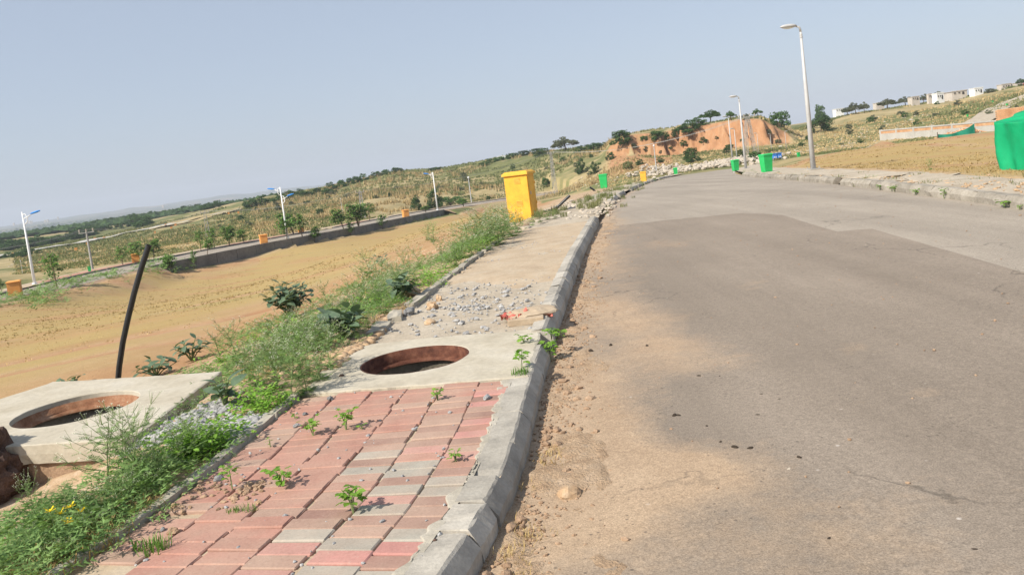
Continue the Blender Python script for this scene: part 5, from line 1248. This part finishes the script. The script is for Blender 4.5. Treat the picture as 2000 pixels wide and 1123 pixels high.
# leafy low weeds, grass and straw: countless
def leaf_mass(name,pts,mat,n=(20,40),size=(.02,.05),spread=.12,height=.14,shape='leaf'):
    V=[];Fq=[]
    for p,k in pts:
        for _ in range(random.randint(*n)):
            a=random.uniform(0,6.28);r_=spread*k*math.sqrt(random.random());x,y=p[0]+r_*math.cos(a),p[1]+r_*math.sin(a);b0=len(V)
            if shape=='lobed':
                z=p[2]+height*k*random.random()*(1-(r_/(spread*k))**2*.7);L=random.uniform(*size)*k*1.9;aa=random.uniform(0,6.28);lb=MB();lobed(lb,Vector((x,y,z)),Vector((math.cos(aa),math.sin(aa),random.uniform(-.1,.9))),L,random,3)
                V+=[Vector(v) for v in lb.v];Fq+=[tuple(b0+i for i in f) for f in lb.f]
            elif shape=='leaf':
                z=p[2]+height*k*random.random()*(1-(r_/(spread*k))**2*.7);L=random.uniform(*size)*k;aa=random.uniform(0,6.28);el=random.uniform(-.3,.7);d=Vector((math.cos(aa)*math.cos(el),math.sin(aa)*math.cos(el),math.sin(el)));s=Vector((-math.sin(aa),math.cos(aa),random.uniform(-.4,.4)))*L*.32;c=Vector((x,y,z))
                V+=[c,c+d*L*.5+s,c+d*L-Vector((0,0,L*.15)),c+d*L*.5-s];Fq+=[(b0,b0+1,b0+2,b0+3)]
            else:
                H=height*k*random.uniform(.5,1.1);ln=H*random.uniform(.2,1.3 if shape=='straw' else .6);aa=random.uniform(0,6.28);w_=random.uniform(*size)*k;s=Vector((-math.sin(aa),math.cos(aa),0))*w_;c=Vector((x,y,p[2]-.01));m=c+Vector((math.cos(aa)*ln*.4,math.sin(aa)*ln*.4,H*.7));e=c+Vector((math.cos(aa)*ln,math.sin(aa)*ln,H))
                V+=[c-s,c+s,m+s*.8,m-s*.8,e];Fq+=[(b0,b0+1,b0+2,b0+3),(b0+3,b0+2,b0+4)]
    o=obj(name,mesh_from(name,[tuple(v) for v in V],Fq),mat);return o
def pts_of(pix,n,jx,jy,lim=True,k=(.7,1.3)):
    P=scatter_in(pix,n,jx,jy)
    if lim=='right': P=P[P[:,0]>kr(P[:,1])+.1]
    elif lim: P=P[(P[:,0]<kl(P[:,1])-PATH_W-.02)]
    else: P=P[P[:,0]<kl(P[:,1])+.9]
    P=P[~(((P[:,0]<-2.45)&(P[:,0]>-4.6)&(P[:,1]>4.95)&(P[:,1]<7.1)))]
    return [(q,random.uniform(*k)) for q in P]
o=leaf_mass('low_green_weeds',pts_of([(340,905),(380,890),(400,870),(300,920),(525,800),(510,790),(540,805),(350,880),(440,860)],90,.09,.08)+pts_of([(980,470),(1000,460),(850,555),(870,545),(830,560),(900,520),(760,592),(560,650),(520,660),(600,620),(480,690),(1060,432),(940,480),(700,610),(640,660),(900,500)],260,.2,.4),MT['bright'],(30,52),(.018,.04),.12,.17);tag(o,kind='stuff')
o=leaf_mass('mixed_ground_cover',pts_of([(100,1080),(150,1040),(60,1060),(200,1010),(40,1100),(250,980),(120,1010),(180,1060),(20,1050),(90,1120),(280,970),(330,930)],110,.14,.14)+pts_of([(560,720),(500,740),(600,660),(650,640),(700,600),(540,690),(460,720),(420,730),(700,560),(750,550),(800,530),(850,520),(900,480),(950,470),(520,640),(480,660),(620,600),(580,680),(640,620),(880,500),(920,480),(700,620),(740,580)],480,.28,.5)+pts_of([(150,560),(200,550),(270,545),(240,550),(330,525),(50,590),(10,600),(100,575)],120,1.5,2.,True,(4,8)),MT['parth'],(9,17),(.03,.06),.15,.13,'lobed');tag(o,kind='stuff')
o=leaf_mass('dry_straw',[(q,k) for q,k in pts_of([(985,1040),(990,1010),(1000,1075),(1040,985),(1060,880),(1065,835),(1075,860),(1010,1000),(1050,900)],30,.04,.06,False,(.5,.9)) if q[0]>kl(q[1])+.05]+pts_of([(180,1090),(100,1090),(220,1060),(60,1120),(150,1120),(230,1040),(280,1000)],90,.12,.08)+pts_of([(600,680),(520,720),(700,620),(760,560),(680,640)],60,.3,.4),MT['straw'],(14,26),(.0015,.003),.07,.07,'straw');tag(o,kind='stuff')
o=leaf_mass('paver_grass',[(np.array([*at_z(x,y,0)[:2],0]),k) for x,y,k in ((297,1073,1.),(285,1070,.8),(310,1072,.9),(470,998,.6),(490,996,.6),(455,1000,.5),(1018,733,1.),(1012,735,.8),(1026,730,.8))],MT['sapling'],(24,40),(.002,.004),.06,.08,'grass');tag(o,kind='stuff')
o=leaf_mass('grass_tufts',pts_of([(1400,345),(1450,345),(1500,348),(1550,345),(1620,350),(1720,352),(1800,360),(1860,362),(1900,356)],260,.7,1.2,'right',(1.2,2.6))+pts_of([(1140,395),(1180,385),(1200,372),(1230,368),(1250,358),(1290,350),(1150,405),(1060,420),(1100,412)],120,.6,1.2,False,(1.2,2.4)),MT['greengrass'],(24,40),(.002,.004),.06,.09,'grass');tag(o,kind='stuff')
# yellow flowering plant in the lower left corner
p=hit(140,1025);yf=empty('yellow_flower_plant',(p[0],p[1],p[2]),0,'low plant with yellow flowers in the weeds at the lower left','plant')
b=MB();st=MB();rr=random.Random(8)
for px,py in ((98,998),(138,990),(118,1003),(160,998),(128,1018),(150,1020),(148,1026),(107,1030),(104,1058),(42,1065),(133,1020),(155,1003)):
    q=Vector(at_d(px,py,p[1]-.12+rr.uniform(-.1,.1))-p);base=Vector((q.x*.9,q.y*.9,0));st.tube([base,q],[.003,.002],4,False)
    for k in range(9):
        a=k*.7;d=Vector((math.cos(a),math.sin(a),rr.uniform(.1,.9)));s=Vector((-math.sin(a),math.cos(a),0))*.004;e=q+d*.024;b.add([q-s*.5,q+s*.5,e+s,e-s],[(0,1,2,3)])
    octa(b,q,.006)
b.build('flowers',MT['yflower'],yf)['kind']='stuff';st.build('stems',MT['parth_stem'],yf)
for _,m_,_2 in PARTH[5][:2]: obj(_,m_,None,yf,scale=(.5,.5,.25))

# ------------------------------------------------------------------ trees and bushes
def crown_proto(seed,kind):
    rr=random.Random(seed);tr=MB();cr=MB()
    blobs=[]
    if kind=='bush':
        for _ in range(26):
            a=rr.uniform(0,6.28);r_=.42*math.sqrt(rr.random());z=rr.uniform(.12,.88)*(1-(r_/.55)**2);blobs.append((Vector((r_*math.cos(a),r_*math.sin(a),max(z,.1))),rr.uniform(.10,.17)))
    elif kind=='umbrella':
        for _ in range(30):
            a=rr.uniform(0,6.28);r_=.46*math.sqrt(rr.random());z=.36+.50*(1-(r_/.52)**2)*rr.uniform(.35,1.1);blobs.append((Vector((r_*math.cos(a),r_*math.sin(a),z)),rr.uniform(.09,.15)))
    else:
        for _ in range(30):
            z=rr.uniform(.15,.95);a=rr.uniform(0,6.28);r_=(.40-.28*abs(z-.45))*math.sqrt(rr.random());blobs.append((Vector((r_*math.cos(a),r_*math.sin(a),z)),rr.uniform(.09,.14)))
    fork=Vector((rr.uniform(-.04,.04),rr.uniform(-.04,.04),.22 if kind!='umbrella' else .42))
    tr.tube([Vector((0,0,-.12)),fork*.5,fork],[.035,.028,.022],6,False)
    for c,r_ in blobs[::3]:
        m=fork.lerp(c,.5)+Vector((0,0,-.03));tr.tube([fork,m,c],[.016,.010,.004],4,False)
    for c,r_ in blobs:
        sq=.8
        for _ in range(80):
            d=Vector((rr.gauss(0,1),rr.gauss(0,1),rr.gauss(0,1))).normalized();x=c+Vector((d.x,d.y,d.z*sq))*r_*rr.uniform(.55,1.1)
            L=rr.uniform(.045,.08);u=Vector((rr.gauss(0,1),rr.gauss(0,1),rr.gauss(0,1))).normalized();v=(d*.7+Vector((rr.gauss(0,.6),rr.gauss(0,.6),rr.gauss(0,.6)))).normalized();s=u.cross(v)
            if s.length<.01: continue
            s.normalize();w_=s.cross(v);cr.add([x-s*L*.5,x+w_*L*.35,x+s*L*.5,x-w_*L*.35],[(0,1,2,3)])
    return tr.mesh('trunk'),cr.mesh('crown')
TP={k:[crown_proto(i*7+j*31,k) for i in range(3)] for j,k in enumerate(('bush','umbrella','tall'))}
TM={}
def tree_mesh(kind,i,mt):
    key=(kind,i,mt)
    if key not in TM:
        a,c=TP[kind][i];a=a.copy();c=c.copy();a.name='trunk';c.name='crown';a.materials.append(MT['bark']);c.materials.append(MT[mt]);TM[key]=(a,c)
    return TM[key]
def tree(name,px,py,wpx,hpx,label,kind='bush',mt='treeleaf',D=None,group=None,cat='tree',sink=.05):
    p=None;q=py;lim=290 if px>440 else 650
    while p is None or p[1]>lim:
        p=hit(px,q,1200);q+=1.5
        if q>py+40: return
    k=mpp(p);z=gz(p[0],p[1])
    c=empty(name,(p[0],p[1],z-hpx*k*sink),random.uniform(0,6.28),label,cat,group,(wpx*k*1.08,wpx*k*1.08,hpx*k*1.12))
    a,cr=tree_mesh(kind,random.randrange(3),mt);obj('trunk',a,None,c);obj('crown',cr,None,c);return c
g='trees along the right skyline'
for px,py,w_,h,D,kd,mt,l in ((1656,220,24,17,200,'umbrella','treeleaf_grey','small tree, left of the trio on the right skyline'),(1672,216,26,25,200,'umbrella','treeleaf_grey','tallest tree of the trio on the right skyline'),(1688,212,20,21,200,'umbrella','treeleaf_grey','right tree of the trio on the right skyline'),(1733,204,36,22,200,'umbrella','treeleaf_grey','wide round tree standing alone on the right skyline'),(1769,200,28,20,196,'umbrella','treeleaf_grey','grey-green tree before a grey house on the right skyline'),(1804,194,21,20,196,'umbrella','treeleaf_grey','lone umbrella-shaped tree left of the brightest white house'),(1834,186,28,20,212,'umbrella','treeleaf_grey','wide tree rising behind the brightest white house'),(1869,182,26,13,212,'umbrella','treeleaf_grey','flat tree behind the long grey house'),(1933,178,20,9,203,'bush','treeleaf_grey','low bush between the lone white house and the grey houses'),(1996,166,18,15,208,'umbrella','treeleaf','dark tree at the right picture edge behind the red door house')):
    tree('skyline_tree',px,py,w_,h,l,kd,mt,D,g)
g='trees on the red bank'
for px,py,w_,h,D,kd,mt,l in ((1603,258,46,40,172,'bush','treeleaf','broad dark tree beside the nearest lamp post on the bank end'),(1600,228,30,34,178,'tall','treeleaf','dark tall tree crown just right of the nearest lamp post'),(1523,250,46,38,168,'bush','treeleaf','round dark bush on the right end of the red bank'),(1480,228,20,15,172,'umbrella','treeleaf','small tree on top of the bank above the pylon'),(1455,234,16,12,172,'umbrella','treeleaf_grey','tiny tree on top of the bank left of the pylon'),(1428,236,20,20,172,'umbrella','treeleaf','thin-stemmed tree on the bank top'),(1388,240,40,26,172,'umbrella','treeleaf','wide flat tree on the bank top'),(1345,258,46,26,166,'bush','treeleaf','wide dark bush hanging over the bank edge'),(1325,268,30,22,166,'bush','treeleaf','dark bush on the bank edge left of the widest bush'),(1288,276,36,28,168,'bush','treeleaf','dark round bush on the left part of the red bank'),(1213,284,48,34,172,'bush','treeleaf','large dark bush at the left end of the red bank'),(1365,246,34,20,176,'bush','treeleaf','low bush behind the wide bank edge bush')):
    tree('bank_tree',px,py,w_,h,l,kd,mt,D,g)
for px,py,w_,h,l in ((1352,317,36,34,'dark feathery bush before the middle of the red bank'),(1137,338,20,32,'upright bush right of the lattice pole by the cabinet'),(1162,340,19,28,'upright bush above the left green bin'),(1192,313,19,19,'round bush at the left foot of the red bank'),(1227,333,22,24,'leafy green bush left of the slim lamp with round head'),(1065,350,17,22,'upright bush left of the cabinet lattice pole'),(810,403,26,30,'round dark bush left of the farthest white lamp'),(850,404,34,42,'tall dark bush behind the farthest white lamp'),(880,402,50,24,'wide low bush right of the farthest white lamp'),(1475,313,26,22,'bush at the feet of the pylon'),(1448,310,20,20,'bush behind the paired lamp posts'),(625,418,16,14,'dark bush in the dry grass behind the twin-headed lamp'),(955,395,10,12,'small bush beside the slim lamp left of the cabinet')):
    tree('bush',px,py,w_,h,l,'bush','treeleaf' if px not in (1227,) else 'greengrass',None,'bushes on the slopes','bush')
for px,py,w_,h in ((490,407,34,26),(515,402,34,26),(545,397,34,24),(570,390,28,20),(600,385,28,18),(622,379,24,16),(648,372,28,20),(670,365,24,18),(690,359,26,20),(708,354,24,18),(733,346,26,14),(756,341,24,13),(776,337,22,15),(850,333,30,9),(945,325,24,12),(975,315,26,12),(1000,310,30,14),(1025,304,32,13),(1060,303,40,16),(1050,296,30,12),(1160,292,36,18),(1135,296,24,14),(955,320,26,12),(585,380,22,14),(640,380,26,16),(1178,288,20,12)):
    tree('ridge_bush',px,py,w_,h,'green scrub bush along the ridge left of the red bank','bush','treeleaf',None,'scrub bushes along the ridge','bush',.12)
tree('ridge_tree',1105,296,52,28,'wide grey-leaved tree on the ridge above the cabinet lattice pole','umbrella','treeleaf_grey',None,None)
rb_=random.Random(12)
for line,h0,n in (([(0,487),(60,481),(110,472),(150,464),(190,456),(230,448),(265,442),(292,438)],20,46),([(150,452),(200,440),(240,432),(275,425),(305,420),(330,416),(352,411),(382,407),(408,402),(435,397)],15,44),([(0,508),(40,500),(80,493)],12,10)):
    X_=[q[0] for q in line];Y_=[q[1] for q in line]
    for _ in range(n):
        px=rb_.uniform(X_[0],X_[-1]);py=np.interp(px,X_,Y_)+rb_.uniform(-5,4);s=rb_.uniform(.6,1.2)
        tree('scrub_tree',px,py,h0*1.7*s,h0*s,'green scrub tree in the belts beyond the far street on the left','bush','treeleaf',None,'scrub belts on the left','tree',.12)
for px,py in [(rb_.uniform(480,1180),None) for _ in range(34)]+[(rb_.uniform(1560,1990),None) for _ in range(16)]+[(1240,290),(1262,296),(1310,292),(1335,285),(1375,280),(1400,272),(1450,276),(1290,300),(1425,292),(1258,275),(1500,262)]+list(((560,372),(600,400),(470,430),(430,445),(540,440),(680,388),(640,405),(720,405),(900,372),(940,360),(760,385),(1010,355),(1040,340),(1100,318),(1250,322),(1290,318),(1420,300),(1520,280),(1660,262),(1700,240),(1790,225),(1830,205),(1760,225),(1870,205),(1580,275),(1680,280))):
    if py is None: py=np.interp(px,[480,700,850,1000,1180,1560,1990],[425,392,372,345,325,275,215])+rb_.uniform(-22,22)
    s=rb_.uniform(6,14);tree('slope_shrub',px,py,s*1.3,s,'small green shrub dotted over the grassy slopes','bush',rb_.choice(['treeleaf','treeleaf_grey']),None,'small shrubs on the grassy slopes','shrub',.1)
# young street trees along the lower street
def sapling_proto(seed):
    rr=random.Random(seed);tr=MB();cr=MB();ns=rr.choice([1,2,3])
    for s in range(ns):
        a=rr.uniform(0,6.28);top=Vector((math.cos(a)*.25,math.sin(a)*.25,.9)) if ns>1 else Vector((rr.uniform(-.1,.1),0,.95));tr.tube([Vector((0,0,-.1)),top*.5+Vector((0,0,.05)),top],[.022,.016,.006],5,False)
        for k in range(9):
            t=.35+.65*k/8;p=top*t;aa=k*2.4+rr.random();d=Vector((math.cos(aa),math.sin(aa),.35)).normalized();L=.36*(1.15-t*.6);q=p+d*L;tr.tube([p,q],[.008,.003],4,False)
            for _ in range(56):
                u=rr.uniform(.3,1.15);x=p+d*L*u+Vector((rr.gauss(0,.05),rr.gauss(0,.05),rr.gauss(0,.045)));l=rr.uniform(.07,.13);e=Vector((rr.gauss(0,1),rr.gauss(0,1),rr.gauss(-.1,.5))).normalized();s_=e.cross(Vector((0,0,1)));s_=s_.normalized() if s_.length>.01 else Vector((1,0,0));cr.add([x,x+e*l*.5+s_*l*.3,x+e*l,x+e*l*.5-s_*l*.3],[(0,1,2,3)])
    return tr.mesh('trunk'),cr.mesh('crown')
SP=[sapling_proto(s) for s in (3,5,8,13)]
for a,c in SP: a.materials.append(MT['bark']);c.materials.append(MT['sapling'])
def sapling(px,py,wpx,hpx,label,D=None,kind=None):
    lo=D;p=place_low(px,lo);k=mpp(p);z=p[2]-(1.0 if lo<0 else 0)
    c=empty('street_sapling',(p[0],p[1],z),random.uniform(0,6),label,'sapling','saplings along the lower street',(wpx*k*1.25,wpx*k*1.25,hpx*k));a,cr=SP[random.randrange(4) if kind is None else kind];obj('trunk',a,None,c);obj('crown',cr,None,c)
for px,py,w_,h,l in ((112,565,52,62,'leaning sapling beside the leftmost white lamp and the big orange cabinet'),(240,517,34,34,'sapling left of the orange cabinet near the black pipe'),(270,508,44,38,'sapling behind the orange cabinet near the black pipe'),(300,502,30,36,'sapling hidden behind the top of the black pipe'),(392,489,30,36,'left sapling of the row on the lower pavement'),(420,484,32,36,'middle sapling of the row on the lower pavement'),(448,478,28,36,'right sapling of the row on the lower pavement'),(477,472,26,24,'thin sapling right of the pavement row'),(330,540,30,34,'sapling at the left end of the retaining wall, right of the pipe'),(376,533,20,30,'thin sapling against the retaining wall'),(405,514,26,28,'sapling above the retaining wall top'),(560,482,46,34,'sapling in front of the twin-headed white lamp'),(590,474,44,40,'sapling right of the twin-headed white lamp'),(575,462,56,40,'sapling behind the twin-headed white lamp'),(612,470,28,30,'small sapling at the wall right of the twin-headed lamp'),(672,448,40,38,'left sapling of the clump below the lattice pole'),(700,452,46,42,'middle sapling of the clump below the lattice pole'),(722,446,36,32,'right sapling of the clump below the lattice pole'),(745,448,28,26,'lone sapling right of the clump below the lattice pole'),(683,462,30,24,'low sapling at the wall below the lattice pole'),(832,412,24,12,'low sapling left of the farthest white lamp'),(905,392,18,14,'low sapling left of the slim grey lamp post'),(5,560,24,26,'sapling cut by the left picture edge')):
    sapling(px,py,w_,h,l,{112:.8,240:LOW_W+1.,270:LOW_W+1.2,300:LOW_W+1.,392:LOW_W+1.,420:LOW_W+1.,448:LOW_W+1.,477:LOW_W+1.2,330:-.6,376:-.6,405:.4,560:.4,590:.6,575:LOW_W+.9,612:-.5,672:.5,700:.5,722:LOW_W+.8,745:-.5,683:-.5,832:.5,905:.6,5:LOW_W+1.}[px])
# tall grasses on the slopes
def grass_field(name,n,mat,hh,ww,sel,seed,blades=5,thmin=-31,thmax=34,rmin=96,rmax=300):
    r_=np.random.default_rng(seed);th_=np.radians(r_.uniform(thmin,thmax,n));rr_=rmin*(rmax/rmin)**r_.random(n);x=rr_*np.sin(th_);y=rr_*np.cos(th_);k=sel(x,y,rr_,th_);x,y,rr_=x[k],y[k],rr_[k]
    z=ground_z(x,y);m=len(x);V=[];Fq=[]
    sc=.6+.8*r_.random(m)
    A=[];
    for b_ in range(blades):
        a=r_.uniform(0,6.28,m);ox=r_.normal(0,.25,m);oy=r_.normal(0,.25,m);h=hh*sc*r_.uniform(.6,1.15,m)*np.clip((rr_-60)/130,.25,1);ln=h*r_.uniform(.05,.45,m);la=r_.uniform(0,6.28,m);w_=ww*r_.uniform(.6,1.3,m)
        bx,by=x+ox,y+oy;A.append(np.stack([np.stack([bx-w_*np.cos(a),by-w_*np.sin(a),z-.1],1),np.stack([bx+w_*np.cos(a),by+w_*np.sin(a),z-.1],1),np.stack([bx+ln*np.cos(la),by+ln*np.sin(la),z+h],1)],1))
    A=np.concatenate(A).reshape(-1,3);Fq=np.arange(len(A)).reshape(-1,3);o=obj(name,mesh_from(name,A,Fq),mat);tag(o,kind='stuff');return o
def free(x,y):
    i,o=low_coord(x,y);return ~((o>-6)&(o<LOW_W+4.5)&(np.hypot(x,y)<230))
def thw(th_): return np.interp(th_,fl[:,0],fl[:,1])
def bankm(x,y):
    s=x/np.maximum(y,1);d=np.interp(s,BS,BD)+wob(x,y)*1.6;h=np.interp(s,BS,BH,left=0,right=0);t=(y-d)/6;return (h>.8)&(t>-.05)&(t<1.1)
def beyondf(x,y,r_,th_): return np.where(th_<fr[0,0],r_>thw(th_)+9,r_>np.interp(th_,fr[:,0],fr[:,1])+4)
grass_field('tall_dry_grass',26000,MT['drygrass'],.85,.14,lambda x,y,r_,th_:free(x,y)&beyondf(x,y,r_,th_)&~bankm(x,y)&(fbm(x*.045,y*.045,401)>.49)&(fbm(x*.3,y*.3,402)>.42)&(th_<.16)&(th_>-.30),1,7,rmin=112,rmax=275)
grass_field('rough_green_grass',46000,MT['greengrass'],.42,.2,lambda x,y,r_,th_:free(x,y)&beyondf(x,y,r_,th_)&~bankm(x,y)&(fbm(x*.045,y*.045,405)>.45),2,5,rmin=100,rmax=290)
grass_field('slope_straw',16000,MT['drygrass'],.35,.2,lambda x,y,r_,th_:free(x,y)&beyondf(x,y,r_,th_)&~bankm(x,y)&((th_>.12)|(th_<-.2)),3,4,rmin=100,rmax=230)
# stubble on the two fields
MT['stubble']=leafmat('field_stubble',[(.29,.215,.10),(.35,.255,.12),(.38,.29,.14)],.3,.2,.05,.95,.05)
def stub(name,n,mat,hh,seed,thmin,thmax,rmin,rmax,sel,wk=.0009):
    r_=np.random.default_rng(seed);th_=np.radians(r_.uniform(thmin,thmax,n));rr_=rmin*(rmax/rmin)**r_.random(n);x=rr_*np.sin(th_);y=rr_*np.cos(th_);k=sel(x,y,rr_,th_);x,y,rr_=x[k],y[k],rr_[k];z=ground_z(x,y);m=len(x);A=[]
    for b_ in range(3):
        a=r_.uniform(0,6.28,m);h=hh*r_.uniform(.4,1.2,m);w_=wk*rr_*r_.uniform(.5,1.2,m);la=r_.uniform(0,6.28,m);ln=h*r_.uniform(.2,1.5,m);bx=x+r_.normal(0,.04,m);by=y+r_.normal(0,.04,m)
        A.append(np.stack([np.stack([bx-w_*np.cos(a),by-w_*np.sin(a),z-.01],1),np.stack([bx+w_*np.cos(a),by+w_*np.sin(a),z-.01],1),np.stack([bx+ln*np.cos(la),by+ln*np.sin(la),z+h],1)],1))
    A=np.concatenate(A).reshape(-1,3);tag(obj(name,mesh_from(name,A,np.arange(len(A)).reshape(-1,3)),mat),kind='stuff')
stub('field_stubble',9000,MT['stubble'],.035,31,-40,3,24,95,lambda x,y,r_,th_:(kl(y)-PATH_W-x>4.0)&(r_<thw(th_)-1)&(fbm(x*.25,y*.12,431)*.5+fbm(x*1.5,y*1.5,433)*.5>.46))
stub('field_stubble',2500,MT['straw'],.025,32,-40,3,18,95,lambda x,y,r_,th_:(kl(y)-PATH_W-x>3.2)&(r_<thw(th_)-1)&(fbm(x*.2,y*.1,435)>.45))
stub('right_field_stubble',11000,MT['stubble'],.05,33,10,42,14,105,lambda x,y,r_,th_:(x-kr(y)-walk_r(y)>.3)&(r_<np.interp(th_,fr[:,0],fr[:,1])-1)&(fbm(x*.12,y*.3,437)*.6+fbm(x*1.2,y*1.2,439)*.4>.49))
# far-off scrub that reads as one mass
r_=np.random.default_rng(9);n_=15000;th_=np.radians(r_.uniform(-34,2,n_));rr_=420*(2600/420)**r_.random(n_);x=rr_*np.sin(th_);y=rr_*np.cos(th_);k=fbm(x*.006,y*.004,421)>.47;x,y,rr_=x[k],y[k],rr_[k];z=ground_z(x,y)
bmv=np.array([(0,0,1),(1,0,.45),(.3,.95,.5),(-.8,.6,.4),(-.8,-.6,.45),(.3,-.95,.4),(.2,.1,-.3)]);bmf=np.array([(0,1,2),(0,2,3),(0,3,4),(0,4,5),(0,5,1),(1,6,2),(2,6,3),(3,6,4),(4,6,5),(5,6,1)])
S_=r_.uniform(.8,2.4,len(x))*(1+rr_/2200);Vv=bmv[None]*S_[:,None,None]*r_.uniform(.7,1.3,(len(x),7,1))*np.array([1.3,1.3,1.])+np.stack([x,y,z],1)[:,None];Ff=(bmf[None]+7*np.arange(len(x))[:,None,None]).reshape(-1,3)
tag(obj('far_scrub',mesh_from('far_scrub',Vv.reshape(-1,3),Ff),MT['treeleaf']),kind='stuff')

# ------------------------------------------------------------------ haze
b=MB();b.box((0,0,20),(14600,14600,180));hz=b.mesh('haze');n=N('haze_air')
pv=n.n('ShaderNodeVolumePrincipled');pv.inputs['Color'].default_value=(.80,.87,.98,1);pv.inputs['Density'].default_value=.0003;pv.inputs['Anisotropy'].default_value=.0
n.l(pv.outputs[0],n.out.inputs['Volume']);hz.materials.append(n.m);tag(obj('haze',hz),kind='stuff')
